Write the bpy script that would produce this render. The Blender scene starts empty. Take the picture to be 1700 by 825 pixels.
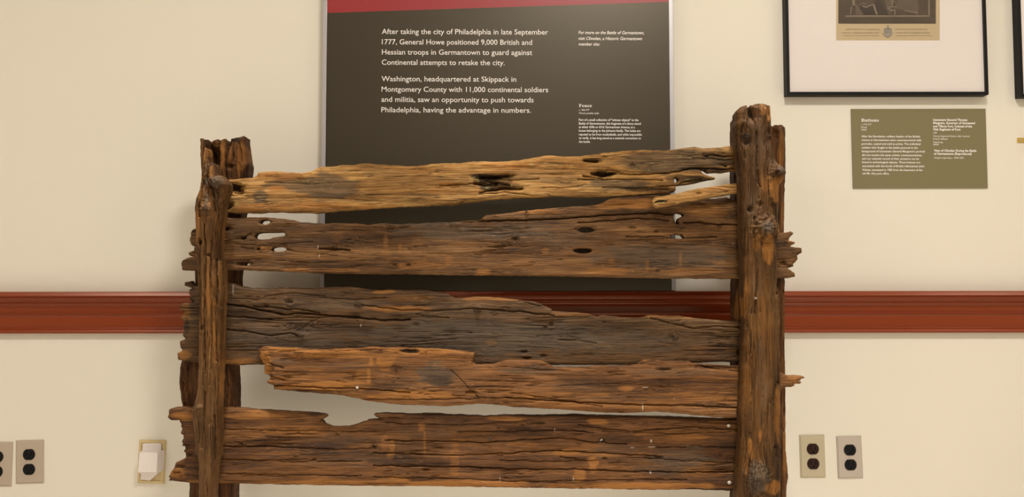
import bpy, bmesh, math
import numpy as np
from mathutils import Vector, Matrix, Euler

S = bpy.context.scene
C = S.collection

# ------------------------------------------------------------------ camera
F_PX = 1500.0
CAM_D = 2.475                                  # distance camera to wall
CAM_Z = 0.844
TILT = math.radians(3.2)
cam = bpy.data.cameras.new('camera'); cam.sensor_fit = 'HORIZONTAL'; cam.sensor_width = 36.0
cam.lens = F_PX * 36.0 / 1700.0
camo = bpy.data.objects.new('camera', cam); C.objects.link(camo)
R3 = Matrix.Rotation(math.radians(90) + TILT, 3, 'X') @ Matrix.Rotation(math.radians(-0.05), 3, 'Z')
camo.location = (0, -CAM_D, CAM_Z); camo.rotation_euler = R3.to_euler()
S.camera = camo
RN = np.array(R3)

# ------------------------------------------------------------------ colour management, world, lights
S.view_settings.view_transform = 'Standard'; S.view_settings.look = 'None'
S.view_settings.gamma = 1.0; S.view_settings.use_curve_mapping = False
S.view_settings.exposure = -0.68
S.cycles.use_denoising = True
S.cycles.max_bounces = 6
W = bpy.data.worlds.new('world'); S.world = W; W.use_nodes = True
W.node_tree.nodes['Background'].inputs[0].default_value = (1.0, 0.93, 0.85, 1)
W.node_tree.nodes['Background'].inputs[1].default_value = 0.1

CEIL = 3.0
def lamp(x, y, power, sx, sy, col=(1.0, 0.945, 0.88), z=CEIL - 0.04, rx=0.0):
    l = bpy.data.lights.new('ceiling_lamp', 'AREA'); l.shape = 'RECTANGLE'; l.size = sx; l.size_y = sy
    l.energy = power; l.color = col
    o = bpy.data.objects.new('ceiling_lamp', l); C.objects.link(o); o.location = (x, y, z); o.rotation_euler = (rx, 0, 0)
    return o
LW = 1.0
lamp(0.55, -2.2, 105*LW, 0.5, 0.4)
lamp(-2.1, -2.2, 37*LW, 0.6, 0.4)
lamp(2.8, -2.2, 22*LW, 0.6, 0.4)
lamp(0.0, -4.6, 40*LW, 1.2, 0.6)
def added_floor_spot(x, y, power, half, tx, ty):
    l = bpy.data.lights.new('added_floor_spot', 'SPOT'); l.energy = power; l.color = (1.0, 0.945, 0.88)
    l.spot_size = math.radians(2 * half); l.spot_blend = 1.0; l.shadow_soft_size = 0.05
    o = bpy.data.objects.new('added_floor_spot', l); C.objects.link(o); o.location = (x, y, CEIL - 0.1)
    o.rotation_euler = (Vector((tx, ty, 0)) - o.location).to_track_quat('-Z', 'Y').to_euler()
for sx in (-0.62, 0.0, 0.62):                     # added unseen spots; their floor bounce brightens the wall behind the fence
    added_floor_spot(sx, -0.66, 640, 13.0, sx, -0.5)

# ------------------------------------------------------------------ helpers
def ray(px, py):
    px = np.asarray(px, float); py = np.asarray(py, float)
    d = np.stack([(px - 850) / F_PX, -(py - 412.5) / F_PX, -np.ones_like(px)], -1)
    return d @ RN.T
def P(px, py, Y=0.0):
    """point where the sight line through a photo pixel meets the vertical plane y=Y"""
    d = ray(px, py)
    t = (Y + CAM_D) / d[..., 1]
    return np.array([0, -CAM_D, CAM_Z]) + d * t[..., None]
def V(px, py, Y=0.0):
    return Vector(P(px, py, Y))

def tag(o, label=None, cat=None, group=None, kind=None):
    if label: o['label'] = label
    if cat: o['category'] = cat
    if group: o['group'] = group
    if kind: o['kind'] = kind
    return o
def empty(name, loc, label, cat, group=None):
    o = bpy.data.objects.new(name, None); C.objects.link(o); o.location = loc; o.empty_display_size = 0.05
    return tag(o, label, cat, group)
def link(name, me, mat, parent=None):
    """mesh data given in world coordinates; parented meshes keep their place"""
    o = bpy.data.objects.new(name, me); C.objects.link(o)
    if mat is not None:
        me.materials.clear(); me.materials.append(mat)
    if parent is not None:
        o.parent = parent
        bpy.context.view_layer.update()
        o.matrix_parent_inverse = parent.matrix_world.inverted()
    return o
def bm_obj(name, bm, mat, parent=None, smooth=False):
    bmesh.ops.recalc_face_normals(bm, faces=bm.faces)
    me = bpy.data.meshes.new(name); bm.to_mesh(me); bm.free()
    if smooth: me.polygons.foreach_set('use_smooth', [True] * len(me.polygons))
    return link(name, me, mat, parent)
def box(bm, c, s, bev=0.0, seg=2, M=None):
    r = bmesh.ops.create_cube(bm, size=1.0)
    vs = r['verts']
    for v in vs: v.co = Vector((v.co.x * s[0], v.co.y * s[1], v.co.z * s[2]))
    if bev > 0:
        es = list({e for v in vs for e in v.link_edges})
        rr = bmesh.ops.bevel(bm, geom=es, offset=bev, segments=seg, affect='EDGES', profile=0.5)
        vs = list({v for f in rr['faces'] for v in f.verts} | {v for v in vs if v.is_valid})
    T = Matrix.Translation(Vector(c))
    if M is not None: T = M @ T
    for v in vs: v.co = T @ v.co
    return vs
def prism(bm, pts, y0, y1, M=None):
    """closed (x,z) outline extruded from depth y0 to y1"""
    a = [bm.verts.new((p[0], y0, p[1])) for p in pts]
    b = [bm.verts.new((p[0], y1, p[1])) for p in pts]
    bm.faces.new(a); bm.faces.new(b[::-1])
    n = len(pts)
    for i in range(n): bm.faces.new((a[i], b[i], b[(i + 1) % n], a[(i + 1) % n]))
    if M is not None:
        for v in a + b: v.co = M @ v.co

def new_mat(name):
    m = bpy.data.materials.new(name); m.use_nodes = True
    nt = m.node_tree; b = nt.nodes['Principled BSDF']
    return m, nt, b
def simple(name, col, rough=0.5, spec=0.5, metal=0.0, bump=0.0, bscale=200.0, var=0.0):
    m, nt, b = new_mat(name)
    b.inputs['Base Color'].default_value = (*col, 1); b.inputs['Roughness'].default_value = rough
    b.inputs['Specular IOR Level'].default_value = spec; b.inputs['Metallic'].default_value = metal
    tc = nt.nodes.new('ShaderNodeTexCoord'); n = nt.nodes.new('ShaderNodeTexNoise')
    n.inputs['Scale'].default_value = bscale; n.inputs['Detail'].default_value = 3
    nt.links.new(tc.outputs['Object'], n.inputs['Vector'])
    if bump > 0:
        bp = nt.nodes.new('ShaderNodeBump'); bp.inputs['Strength'].default_value = bump; bp.inputs['Distance'].default_value = 0.001
        nt.links.new(n.outputs['Fac'], bp.inputs['Height']); nt.links.new(bp.outputs['Normal'], b.inputs['Normal'])
    if var > 0:
        n2 = nt.nodes.new('ShaderNodeTexNoise'); n2.inputs['Scale'].default_value = 3.0; n2.inputs['Detail'].default_value = 4
        nt.links.new(tc.outputs['Object'], n2.inputs['Vector'])
        mx = nt.nodes.new('ShaderNodeMix'); mx.data_type = 'RGBA'
        mx.inputs[6].default_value = (*[c * (1 - var) for c in col], 1); mx.inputs[7].default_value = (*[min(1, c * (1 + var)) for c in col], 1)
        nt.links.new(n2.outputs['Fac'], mx.inputs[0]); nt.links.new(mx.outputs[2], b.inputs['Base Color'])
    return m

M_WALL = simple('wall_paint', (0.745, 0.69, 0.585), 0.75, 0.3, bump=0.05, bscale=350, var=0.012)
M_CEIL = simple('ceiling_paint', (0.8, 0.78, 0.74), 0.9, 0.2, bump=0.1, bscale=60)
M_FLOOR = simple('floor_vinyl', (0.88, 0.84, 0.76), 0.95, 0.1, bump=0.5, bscale=900, var=0.1)
M_RAIL = simple('rail_paint', (0.20, 0.028, 0.005), 0.28, 0.65, bump=0.04, bscale=120, var=0.05)

# ------------------------------------------------------------------ room
X0, X1, YF = -3.6, 3.6, -6.2
def slab(name, c, s, mat):
    bm = bmesh.new(); box(bm, c, s)
    return tag(bm_obj(name, bm, mat), kind='structure')
slab('wall_back', (0, 0.06, CEIL / 2), (X1 - X0 + .24, 0.12, CEIL), M_WALL)
slab('wall_left', (X0 - .06, YF / 2, CEIL / 2), (0.12, -YF, CEIL), M_WALL)
slab('wall_right', (X1 + .06, YF / 2, CEIL / 2), (0.12, -YF, CEIL), M_WALL)
slab('wall_front', (0, YF - .06, CEIL / 2), (X1 - X0 + .24, 0.12, CEIL), M_WALL)
slab('floor', (0, YF / 2, -0.05), (X1 - X0 + .24, -YF + .24, 0.1), M_FLOOR)
slab('ceiling', (0, YF / 2, CEIL + .05), (X1 - X0 + .24, -YF + .24, 0.1), M_CEIL)

# chair rail: one moulded profile swept along the wall
def rail_profile():
    zt = float(P(1350, 483.5)[2]); zb = float(P(1350, 552.5)[2]); H = zt - zb
    k = H / 69.0
    pr = []                                       # (protrusion, pixels below the top)
    pr += [(0.0, -0.3), (0.034, -0.3), (0.0385, 0.3), (0.0410, 3.3), (0.0430, 6.4), (0.0425, 7.2), (0.0345, 7.6)]
    for i in range(9):                            # cove curving back under the nose
        a = i / 8 * math.pi / 2
        pr.append((0.0335 - 0.0115 * math.sin(a), 8.2 + 8.2 * (1 - math.cos(a))))
    pr += [(0.0215, 16.8), (0.0175, 17.4)]
    for i in range(9):
        a = i / 8 * math.pi / 2
        pr.append((0.0172 - 0.0075 * math.sin(a), 18.0 + 7.0 * (1 - math.cos(a))))
    pr += [(0.0097, 26.0), (0.0097, 34.0), (0.0150, 34.8), (0.0152, 36.2), (0.0115, 36.8)]
    for i in range(5):
        a = i / 4 * math.pi / 2
        pr.append((0.0112 - 0.0035 * math.sin(a), 37.2 + 5 * (1 - math.cos(a))))
    pr += [(0.0077, 43.0), (0.0080, 58.6), (0.0105, 59.3), (0.0112, 60.6), (0.0145, 61.4), (0.0170, 63.2), (0.0184, 65.4), (0.0190, 66.8), (0.0180, 68.2), (0.0140, 68.9), (0.0, 69.0)]
    return [(-p, zt - q * k) for p, q in pr]
pr = rail_profile()
bm = bmesh.new()
rows = []
for x in (X0, X1):
    rows.append([bm.verts.new((x, y, z)) for y, z in pr])
for i in range(len(pr) - 1):
    f = bm.faces.new((rows[0][i], rows[1][i], rows[1][i + 1], rows[0][i + 1])); f.smooth = True
bm.faces.new(rows[0]); bm.faces.new(rows[1][::-1])
bmesh.ops.recalc_face_normals(bm, faces=bm.faces)
me = bpy.data.meshes.new('trim_1'); bm.to_mesh(me); bm.free()
me.set_sharp_from_angle(angle=math.radians(16))
rail = tag(link('trim_1', me, M_RAIL), 'dark red moulded chair rail running along the cream wall', kind='structure')
M_RAIL.node_tree.nodes['Principled BSDF'].inputs['Specular Tint'].default_value = (1.0, 0.72, 0.55, 1)
RAIL_TOP = pr[0][1]
# baseboard (below the frame)
bm = bmesh.new(); box(bm, (0, -0.009, 0.06), (X1 - X0, 0.018, 0.12), 0.004)
tag(bm_obj('baseboard_back', bm, M_RAIL), kind='structure')

# ------------------------------------------------------------------ lettering
def serif(s):
    r = ''
    for ch in s:
        if 'A' <= ch <= 'Z': r += chr(0x1D400 + ord(ch) - 65)
        elif 'a' <= ch <= 'z': r += chr(0x1D41A + ord(ch) - 97)
        else: r += ch
    return r
M_INK = simple('white_lettering', (0.82, 0.78, 0.74), 0.7, 0.2)
def letters(name, rows, Y, mat, parent, ext=0.00025, res=3):
    """rows: (text, left px, right px or None, baseline px, cap height px, shear, weight, is_serif)"""
    vs, fs = [], []
    for (s, xl, xr, yb, cap, shear, wt, ser) in rows:
        c = bpy.data.curves.new('line', 'FONT'); c.body = serif(s) if ser else s
        c.size = 1.0; c.shear = shear; c.offset = wt; c.resolution_u = res
        o = bpy.data.objects.new('line', c); C.objects.link(o)
        bpy.context.view_layer.update()
        dg = bpy.context.evaluated_depsgraph_get()
        me = bpy.data.meshes.new_from_object(o.evaluated_get(dg))
        n = len(me.vertices); co = np.empty(n * 3); me.vertices.foreach_get('co', co); co = co.reshape(-1, 3)
        x0, x1 = co[:, 0].min(), co[:, 0].max()
        scale = cap / 0.70                              # px per font unit
        wpx = (xr - xl) if xr else (x1 - x0) * scale
        px = xl + (co[:, 0] - x0) / (x1 - x0) * wpx
        py = yb - co[:, 1] * scale + (px - xl) * 0.004 * (1 if wpx > 30 else 0)
        W3 = P(px, py, Y)
        base = len(vs)
        vs.extend(map(tuple, W3))
        fs.extend([tuple(base + i for i in p.vertices) for p in me.polygons])
        bpy.data.objects.remove(o); bpy.data.curves.remove(c); bpy.data.meshes.remove(me)
    me = bpy.data.meshes.new(name); me.from_pydata(vs, [], fs); me.update()
    bm = bmesh.new(); bm.from_mesh(me)
    bmesh.ops.recalc_face_normals(bm, faces=bm.faces)
    for f in bm.faces:
        if f.normal.y > 0: f.normal_flip()
    r = bmesh.ops.extrude_face_region(bm, geom=bm.faces[:])
    for v in [g for g in r['geom'] if isinstance(g, bmesh.types.BMVert)]: v.co.y -= ext
    bm.to_mesh(me); bm.free()
    return link(name, me, mat, parent)

# ------------------------------------------------------------------ exhibit panel standing on the chair rail
PY = -0.030                                            # front plane of the panel
pl = empty('exhibit_panel', (float(P(827, 484)[0]), 0, RAIL_TOP), 'tall dark exhibit panel with red top band in slim metal frame, behind the fence', 'sign')
zb = RAIL_TOP + 0.0012
zt = 2.35
xl = float(P(533.2, 300, PY)[0]); xr = float(P(1120.0, 300, PY)[0])
k = 1.0 / F_PX * (CAM_D + PY)
FW = 7.2 * k
M_PANEL = simple('panel_print', (0.008, 0.005, 0.001), 0.36, 0.78, bump=0.02, bscale=900)
M_PANEL.node_tree.nodes['Principled BSDF'].inputs['Specular Tint'].default_value = (1.0, 0.87, 0.68, 1)
M_RED = simple('panel_red_print', (0.27, 0.005, 0.007), 0.4, 0.6, bump=0.02, bscale=900)
M_ALU = simple('brushed_metal', (0.42, 0.40, 0.41), 0.42, 0.5, metal=0.75, bump=0.05, bscale=400)
M_ALUD = simple('shadow_dark_metal', (0.07, 0.06, 0.055), 0.6, 0.4, metal=0.2)  # near-black colour paints the shadow gap along the frame's outer edge
# red band lower edge slopes up to the right
zl = float(P(545, 21.5, PY)[2]); zr = float(P(1110.5, 3.0, PY)[2])
ixl, ixr = xl + FW, xr - FW
bm = bmesh.new(); prism(bm, [(ixl, zb), (ixr, zb), (ixr, zr), (ixl, zl)], PY, -0.006)
bm_obj('panel_board', bm, M_PANEL, pl)
bm = bmesh.new(); prism(bm, [(ixl, zl), (ixr, zr), (ixr, zt - FW), (ixl, zt - FW)], PY, -0.006)
bm_obj('red_band', bm, M_RED, pl)['label'] = 'red printed band'
def rim(bm, x0, x1, z0, z1, w, ya, yb_, bev, bottom=True):
    box(bm, ((x0 + w / 2), (ya + yb_) / 2, (z0 + z1) / 2), (w, abs(yb_ - ya), z1 - z0), bev)
    box(bm, ((x1 - w / 2), (ya + yb_) / 2, (z0 + z1) / 2), (w, abs(yb_ - ya), z1 - z0), bev)
    if bottom: box(bm, ((x0 + x1) / 2, (ya + yb_) / 2, z0 + w / 2), (x1 - x0 - 2 * w, abs(yb_ - ya), w), bev)
    box(bm, ((x0 + x1) / 2, (ya + yb_) / 2, z1 - w / 2), (x1 - x0 - 2 * w, abs(yb_ - ya), w), bev)
bm = bmesh.new(); rim(bm, xl, xr, zb, zt, FW, PY - 0.0035, -0.008, 0.0008, False)
bm_obj('metal_frame', bm, M_ALU, pl)
bm = bmesh.new(); rim(bm, xl - 2.2 * k, xr + 2.2 * k, zb, zt, 4 * k, -0.0075, -0.001, 0.0004, False)
bm_obj('frame_shadow_flange', bm, M_ALUD, pl)
TY = PY - 0.0002
L1 = [("After taking the city of Philadelphia in late September", 634, 910, 56.3), ("1777, General Howe positioned 9,000 British and", 634, 883.3, 73.5),
      ("Hessian troops in Germantown to guard against", 634, 883.5, 90.4), ("Continental attempts to retake the city.", 633.8, 837.8, 107.4),
      ("Washington, headquartered at Skippack in", 633.5, 857, 134.8), ("Montgomery County with 11,000 continental soldiers", 633.5, 910, 152.1),
      ("and militia, saw an opportunity to push towards", 633.2, 885.8, 169.0), ("Philadelphia, having the advantage in numbers.", 633, 881.5, 186.2)]
for q in (L1[:4], L1[4:]):
    letters('body_lettering', [(s, a, b, y, 8.6, 0, 0.004, False) for s, a, b, y in q], TY, M_INK, pl)
L2 = [("For more on the Battle of Germantown,", 960.3, 1069.3, 56.4), ("visit Cliveden, a Historic Germantown", 960.3, 1066, 66.2), ("member site:", 960.5, 996, 75.6)]
letters('italic_lettering', [(s, a, b, y, 5.2, 0.22, 0.012, False) for s, a, b, y in L2], TY, M_INK, pl)
letters('title_lettering', [("Fence", 961, 982.6, 177.8, 5.3, 0, 0.0, True)], TY, M_INK, pl)
L3 = [("c. 1768-1777", 961, 978.5, 184.0, 3.0, 0.004), ("Wood, possibly cedar", 961, 994.8, 189.2, 3.0, 0.004)]
t3 = ['Part of a small collection of "witness objects" to the', 'Battle of Germantown, this fragment of a fence stood', 'at either 6306 or 6316 Germantown Avenue, at a',
      'house belonging to the Johnson family. The holes are', 'reputed to be from musketballs, and while impossible', 'to verify, it has long stood as a material connection to', 'the battle.']
e3 = [488, 502, 465, 500, 508, 503, 188]; b3 = [640, 662.5, 684.5, 707, 730.5, 753, 776]
L3 += [(s, 961, 930 + e / 3.75, 30 + b / 3.75, 3.7, 0.02) for s, e, b in zip(t3, e3, b3)]
letters('caption_lettering', [(s, a, b, y, c, 0, w, False) for s, a, b, y, c, w in L3], TY, M_INK, pl, res=2)

# ------------------------------------------------------------------ framed engraving
def picture(name, px0, px1, pyb, ztop, label, cat='picture'):
    a = P(px0, pyb, -0.03); b = P(px1, pyb, -0.03)
    e = empty(name, (float((a[0] + b[0]) / 2), 0, float(a[2])), label, cat)
    x0, x1, z0 = float(a[0]), float(b[0]), float(a[2])
    k = (CAM_D - .03) / F_PX
    w = 5.2 * k
    bm = bmesh.new(); rim(bm, x0, x1, z0, ztop, w, -0.031, -0.001, 0.0012)
    bm_obj('frame', bm, M_BLACK, e)
    bm = bmesh.new(); box(bm, ((x0 + x1) / 2, -0.020, (z0 + ztop) / 2), (x1 - x0 - 2 * w + .002, 0.008, ztop - z0 - 2 * w + .002))
    bm_obj('mat_board', bm, M_MAT, e)
    return e, x0 + w, x1 - w, z0 + w, ztop - w
M_BLACK = simple('black_lacquer', (0.004, 0.0035, 0.003), 0.5, 0.2)
M_MAT = simple('mat_card', (0.80, 0.73, 0.69), 0.85, 0.2, bump=0.03, bscale=500)
M_PAPER = simple('aged_paper', (0.56, 0.43, 0.26), 0.9, 0.1, var=0.12)
def engraving_mat(name, col, hatch):
    m, nt, b = new_mat(name)
    b.inputs['Roughness'].default_value = 0.9; b.inputs['Specular IOR Level'].default_value = 0.1
    tc = nt.nodes.new('ShaderNodeTexCoord'); n = nt.nodes.new('ShaderNodeTexNoise'); n.inputs['Scale'].default_value = 28; n.inputs['Detail'].default_value = 8
    wv = nt.nodes.new('ShaderNodeTexWave'); wv.inputs['Scale'].default_value = 180; wv.inputs['Distortion'].default_value = 6
    mx = nt.nodes.new('ShaderNodeMix'); mx.data_type = 'FLOAT'; mx.inputs[0].default_value = hatch
    cr = nt.nodes.new('ShaderNodeMix'); cr.data_type = 'RGBA'
    cr.inputs[6].default_value = (*[c * 0.5 for c in col], 1); cr.inputs[7].default_value = (*[c * 1.5 for c in col], 1)
    for t in (n, wv): nt.links.new(tc.outputs['Object'], t.inputs['Vector'])
    nt.links.new(n.outputs['Fac'], mx.inputs[2]); nt.links.new(wv.outputs['Fac'], mx.inputs[3])
    nt.links.new(mx.outputs[0], cr.inputs[0]); nt.links.new(cr.outputs[2], b.inputs['Base Color'])
    return m
M_EDARK = engraving_mat('engraving_dark', (0.075, 0.052, 0.036), 0.25)
M_EMID = engraving_mat('engraving_mid', (0.115, 0.085, 0.058), 0.25)
M_ELIGHT = engraving_mat('engraving_light', (0.20, 0.155, 0.11), 0.25)
M_EDEEP = engraving_mat('engraving_deep', (0.045, 0.03, 0.024), 0.25)
M_EINK = simple('engraving_ink', (0.29, 0.23, 0.15), 0.9, 0.1)
M_ECREST = simple('crest_ink', (0.24, 0.22, 0.18), 0.9, 0.1)
M_ESHIELD = simple('crest_shield', (0.40, 0.36, 0.28), 0.9, 0.1)
pic, fx0, fx1, fz0, fz1 = picture('framed_picture', 1306.5, 1641.5, 157.5, 2.05, 'black framed engraved print in a wide white mat, above the olive label')
EY = -0.0243
def quad_px(bm, pts, Y, th=0.0004):
    w = [P(a, b, Y) for a, b in pts]
    prism(bm, [(p[0], p[2]) for p in w], Y, Y + th)
def shape(name, polys, mat, Y, parent, th=0.0004):
    bm = bmesh.new()
    for p in polys: quad_px(bm, p, Y, th)
    return bm_obj(name, bm, mat, parent)
shape('print_sheet', [[(1387.2, -260), (1560.0, -260), (1560.2, 67), (1388.2, 67)]], M_PAPER, EY, pic)
E0 = EY - 0.0004
shape('print_image', [[(1391.8, -235), (1553.6, -235), (1553.6, 39.2), (1391.8, 39.2)]], M_EDARK, E0, pic)
def zc(x, y): return (1380 + x / 8.947, y / 8.947)
def band(pts, w):
    up = [(x, y - w / 2) for x, y in pts]; dn = [(x, y + w / 2) for x, y in pts][::-1]
    return [zc(*p) for p in up + dn]
def strokes(pts, w):
    out = []
    for (ax, ay), (bx, by) in zip(pts[:-1], pts[1:]):
        l = math.hypot(bx - ax, by - ay) or 1; nx, ny = -(by - ay) / l * w / 2, (bx - ax) / l * w / 2
        out.append([zc(ax + nx, ay + ny), zc(bx + nx, by + ny), zc(bx - nx, by - ny), zc(ax - nx, ay - ny)])
    return out
mid = [[(720, -300), (900, -300), (900, 220), (850, 215)], [(1000, -200), (1290, -200), (1290, 215), (980, 130)], [(360, 60), (400, 90), (490, 220), (360, 220)]]
shape('print_tone', [[zc(*p) for p in q] for q in mid], M_EMID, E0 - .0003, pic)
deep = [[(400, 95), (480, 110), (640, 70), (690, 220), (490, 222)], [(620, -100), (720, -20), (850, 218), (700, 218)]]
shape('print_deep_tone', [[zc(*p) for p in q] for q in deep], M_EDEEP, E0 - .0006, pic)
lt = strokes([(210, 240), (1460, 238)], 26) + strokes([(1452, 240), (1452, -300)], 24) + strokes([(470, 90), (520, 108), (570, 85), (620, 66)], 18) + strokes([(628, 66), (650, 140), (680, 215)], 26)
lt += strokes([(320, -200), (335, 80)], 40) + strokes([(300, 100), (285, 215)], 16) + strokes([(910, -30), (905, 90)], 22) + strokes([(840, 110), (880, 155), (950, 150)], 26) + strokes([(845, 105), (965, 100)], 14)
lt += strokes([(920, 10), (965, 45), (972, 100), (950, 150)], 9) + strokes([(950, 165), (940, 220)], 20) + strokes([(1090, 155), (1290, 190)], 18) + strokes([(420, 70), (470, 45), (520, 60)], 8)
shape('print_highlight', lt, M_ELIGHT, E0 - .0009, pic)
shape('print_foreground', [[zc(110, 258), zc(1550, 255), zc(1552, 349), zc(110, 349)]], M_EDARK, E0 - .0006, pic)
letters('print_title', [("LIEUTENANT GENERAL", 1403.5, 1462, 50, 2.7, 0, -0.01, True)], EY - .0004, M_EINK, pic, ext=.0002, res=2)
letters('print_title', [("THOMAS MUSGRAVE,", 1486, 1541, 49.8, 2.7, 0, -0.01, True)], EY - .0004, M_EINK, pic, ext=.0002, res=2)
letters('print_inscription', [("Governor of Gravesend & Tilbury Fort,", 1398.5, 1460, 55.2, 2.2, .25, 0.0, True)], EY - .0004, M_EINK, pic, ext=.0002, res=1)
letters('print_inscription', [("Colonel of the 76th Regiment of Foot", 1488, 1544, 55.2, 2.2, .25, 0.0, True)], EY - .0004, M_EINK, pic, ext=.0002, res=1)
for q in ([(180, 527), (240, 533), (330, 526), (420, 532), (560, 527), (710, 531)], [(960, 527), (1060, 533), (1180, 526), (1340, 531), (1400, 524), (1490, 532)]):
    shape('print_small_line', strokes(q, 7), M_EINK, EY - .0004, pic, .0002)
sh = [(788, 430), (895, 430), (895, 480), (880, 520), (841, 550), (805, 520), (790, 480)]
shape('crest_shield', [[zc(*p) for p in sh]], M_ESHIELD, EY - .0004, pic, .0003)
cr = strokes(sh + [sh[0]], 9) + [band([(795, y), (888, y)], 7) for y in (446, 462, 478, 494)] + strokes([(841, 432), (841, 545)], 6)
cr += strokes([(841, 372), (860, 395), (841, 418), (822, 395), (841, 372)], 7) + strokes([(755, 485), (790, 530), (841, 560), (885, 530), (925, 480)], 8) + strokes([(800, 425), (841, 415), (885, 425)], 8)
shape('crest_lines', cr, M_ECREST, EY - .0008, pic, .0003)
# glazing
m, nt, b = new_mat('picture_glass')
nt.nodes.remove(b)
tr = nt.nodes.new('ShaderNodeBsdfTransparent'); gl = nt.nodes.new('ShaderNodeBsdfGlossy'); gl.inputs['Roughness'].default_value = 0.12
ms = nt.nodes.new('ShaderNodeMixShader'); ms.inputs[0].default_value = 0.05
nt.links.new(tr.outputs[0], ms.inputs[1]); nt.links.new(gl.outputs[0], ms.inputs[2])
nt.links.new(ms.outputs[0], nt.nodes['Material Output'].inputs[0])
M_GLASS = m
bm = bmesh.new(); box(bm, ((fx0 + fx1) / 2, -0.0285, (fz0 + fz1) / 2), (fx1 - fx0 + .002, 0.002, fz1 - fz0 + .002))
bm_obj('glass_pane', bm, M_GLASS, pic)

pic2, *_ = picture('framed_picture', 1694.5, 1990, 160.5, 2.0, 'black picture frame cut off by the right edge of the photo, left corner showing')

# ------------------------------------------------------------------ olive wall label
lb = empty('wall_label', V(1527, 312.3), 'small olive green text label under the framed engraving', 'sign')
M_OLIVE = simple('olive_print', (0.185, 0.155, 0.072), 0.6, 0.4, bump=0.03, bscale=800)
shape('label_card', [[(1413.0, 181), (1636.2, 180.5), (1640.0, 312.2), (1416.4, 312.5)]], M_OLIVE, -0.004, lb, 0.0038)
def z4(x, y): return (1400 + x / 5.892, 180 + y / 5.892)
def row4(s, x0, x1, y, cap, w, ser=False):
    a = z4(x0, y); b = z4(x1, y)
    return (s, a[0], b[0], a[1], cap, 0, w, ser)
letters('label_title', [row4("Buttons", 175, 347, 130, 5.4, 0.0, True)], -0.0041, M_INK, lb)
r = [row4("c. 1776-1777", 175, 274, 164, 2.7, 0.0), row4("Metal", 175, 228, 191, 2.7, 0.0), row4("NMHP", 175, 228, 217, 2.7, 0.0)]
tb = ["After the Revolution, military leaders of the British", "victory at Germantown were commemorated with", "portraits, copied and sold as prints. The individual", "soldiers who fought in the battle pictured in the",
      "background of Lieutenant General Musgrave's portrait", "did not receive the same artistic commemorations,", "and our material record of their presence can be", "found in archeological objects. These buttons are",
      "associated with the burial of British infantryman John", "Waites, excavated in 1985 from the basement of the", "old Mt. Airy post office."]
yb_ = [282, 318, 355, 392, 428, 465, 500, 535, 572, 610, 645]; xe = [750, 762, 755, 728, 800, 770, 740, 752, 792, 775, 450]
for i, (s, y, e) in enumerate(zip(tb, yb_, xe)): r.append(row4(s, 178 + i * .8, e, y, 3.4, 0.012))
letters('label_text', r, -0.0041, M_INK, lb, res=2)
r = [row4(s, x, e, y, 3.6, 0.028) for s, x, e, y in (("Lieutenant General Thomas", 878, 1213, 121), ("Musgrave, Governor of Gravesend", 878, 1288, 152), ("and Tilbury Fort, Colonel of the", 878, 1260, 184), ("76th Regiment of Foot", 878, 1147, 215), ("View of Cliveden During the Battle", 886, 1303, 422), ("of Germantown (Reproduced)", 886, 1255, 453))]
r += [row4(s, x, e, y, 2.8, 0.0) for s, x, e, y in (("1797", 880, 915, 248), ("Georg Siegmund Facius, after Lemuel", 880, 1235, 278), ("Francis Abbott", 880, 1020, 306), ("Engraving", 880, 973, 337), ("NMHP", 880, 935, 362), ("Original engraving c. 1840-1850", 887, 1178, 490))]
letters('label_caption', r, -0.0041, M_INK, lb, res=2)

# ------------------------------------------------------------------ outlets
M_BLK = simple('black_plastic', (0.004, 0.003, 0.004), 0.35, 0.2)
M_BRN = simple('brown_plastic', (0.022, 0.006, 0.003), 0.35, 0.2)
M_IVORY = simple('ivory_plastic', (0.47, 0.40, 0.27), 0.45, 0.4)
M_GREY = simple('pale_grey_plastic', (0.47, 0.40, 0.33), 0.45, 0.4)
M_STEEL = simple('satin_steel', (0.47, 0.385, 0.30), 0.5, 0.5, metal=0.25, bump=0.03, bscale=500)
M_BEIGE = simple('yellowed_plastic', (0.62, 0.48, 0.24), 0.45, 0.4)
M_SCREW = simple('screw_metal', (0.5, 0.45, 0.38), 0.4, 0.5, metal=0.6)
M_BRASS = simple('brass', (0.62, 0.42, 0.10), 0.35, 0.5, metal=0.7)
M_SLOT = simple('slot_black', (0.002, 0.002, 0.002), 0.8, 0.1)
KW = CAM_D / F_PX
def plate_mesh(w, h, t, bev, holes=()):
    """bevelled cover plate, front towards -y, centred on the origin"""
    bm = bmesh.new()
    lv = [(w / 2, h / 2, 0), (w / 2 - .0004, h / 2 - .0004, -t * .35), (w / 2 - bev, h / 2 - bev, -t), ]
    rings = []
    for a, b, y in lv: rings.append([bm.verts.new((sx * a, y, sz * b)) for sx, sz in ((-1, -1), (1, -1), (1, 1), (-1, 1))])
    for i in range(len(rings) - 1):
        for j in range(4): bm.faces.new((rings[i][j], rings[i][(j + 1) % 4], rings[i + 1][(j + 1) % 4], rings[i + 1][j]))
    bm.faces.new(rings[-1]); bm.faces.new(rings[0][::-1])
    return bm
def receptacle_outline(w, h, n=10):
    R = w / 2; c = math.asin(min(1, (h / 2) / R)); pts = []
    for i in range(n + 1):
        a = -c + 2 * c * i / n; pts.append((R * math.cos(a), R * math.sin(a)))
    for i in range(n + 1):
        a = math.pi - c + 2 * c * i / n; pts.append((R * math.cos(a), R * math.sin(a)))
    return pts
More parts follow.
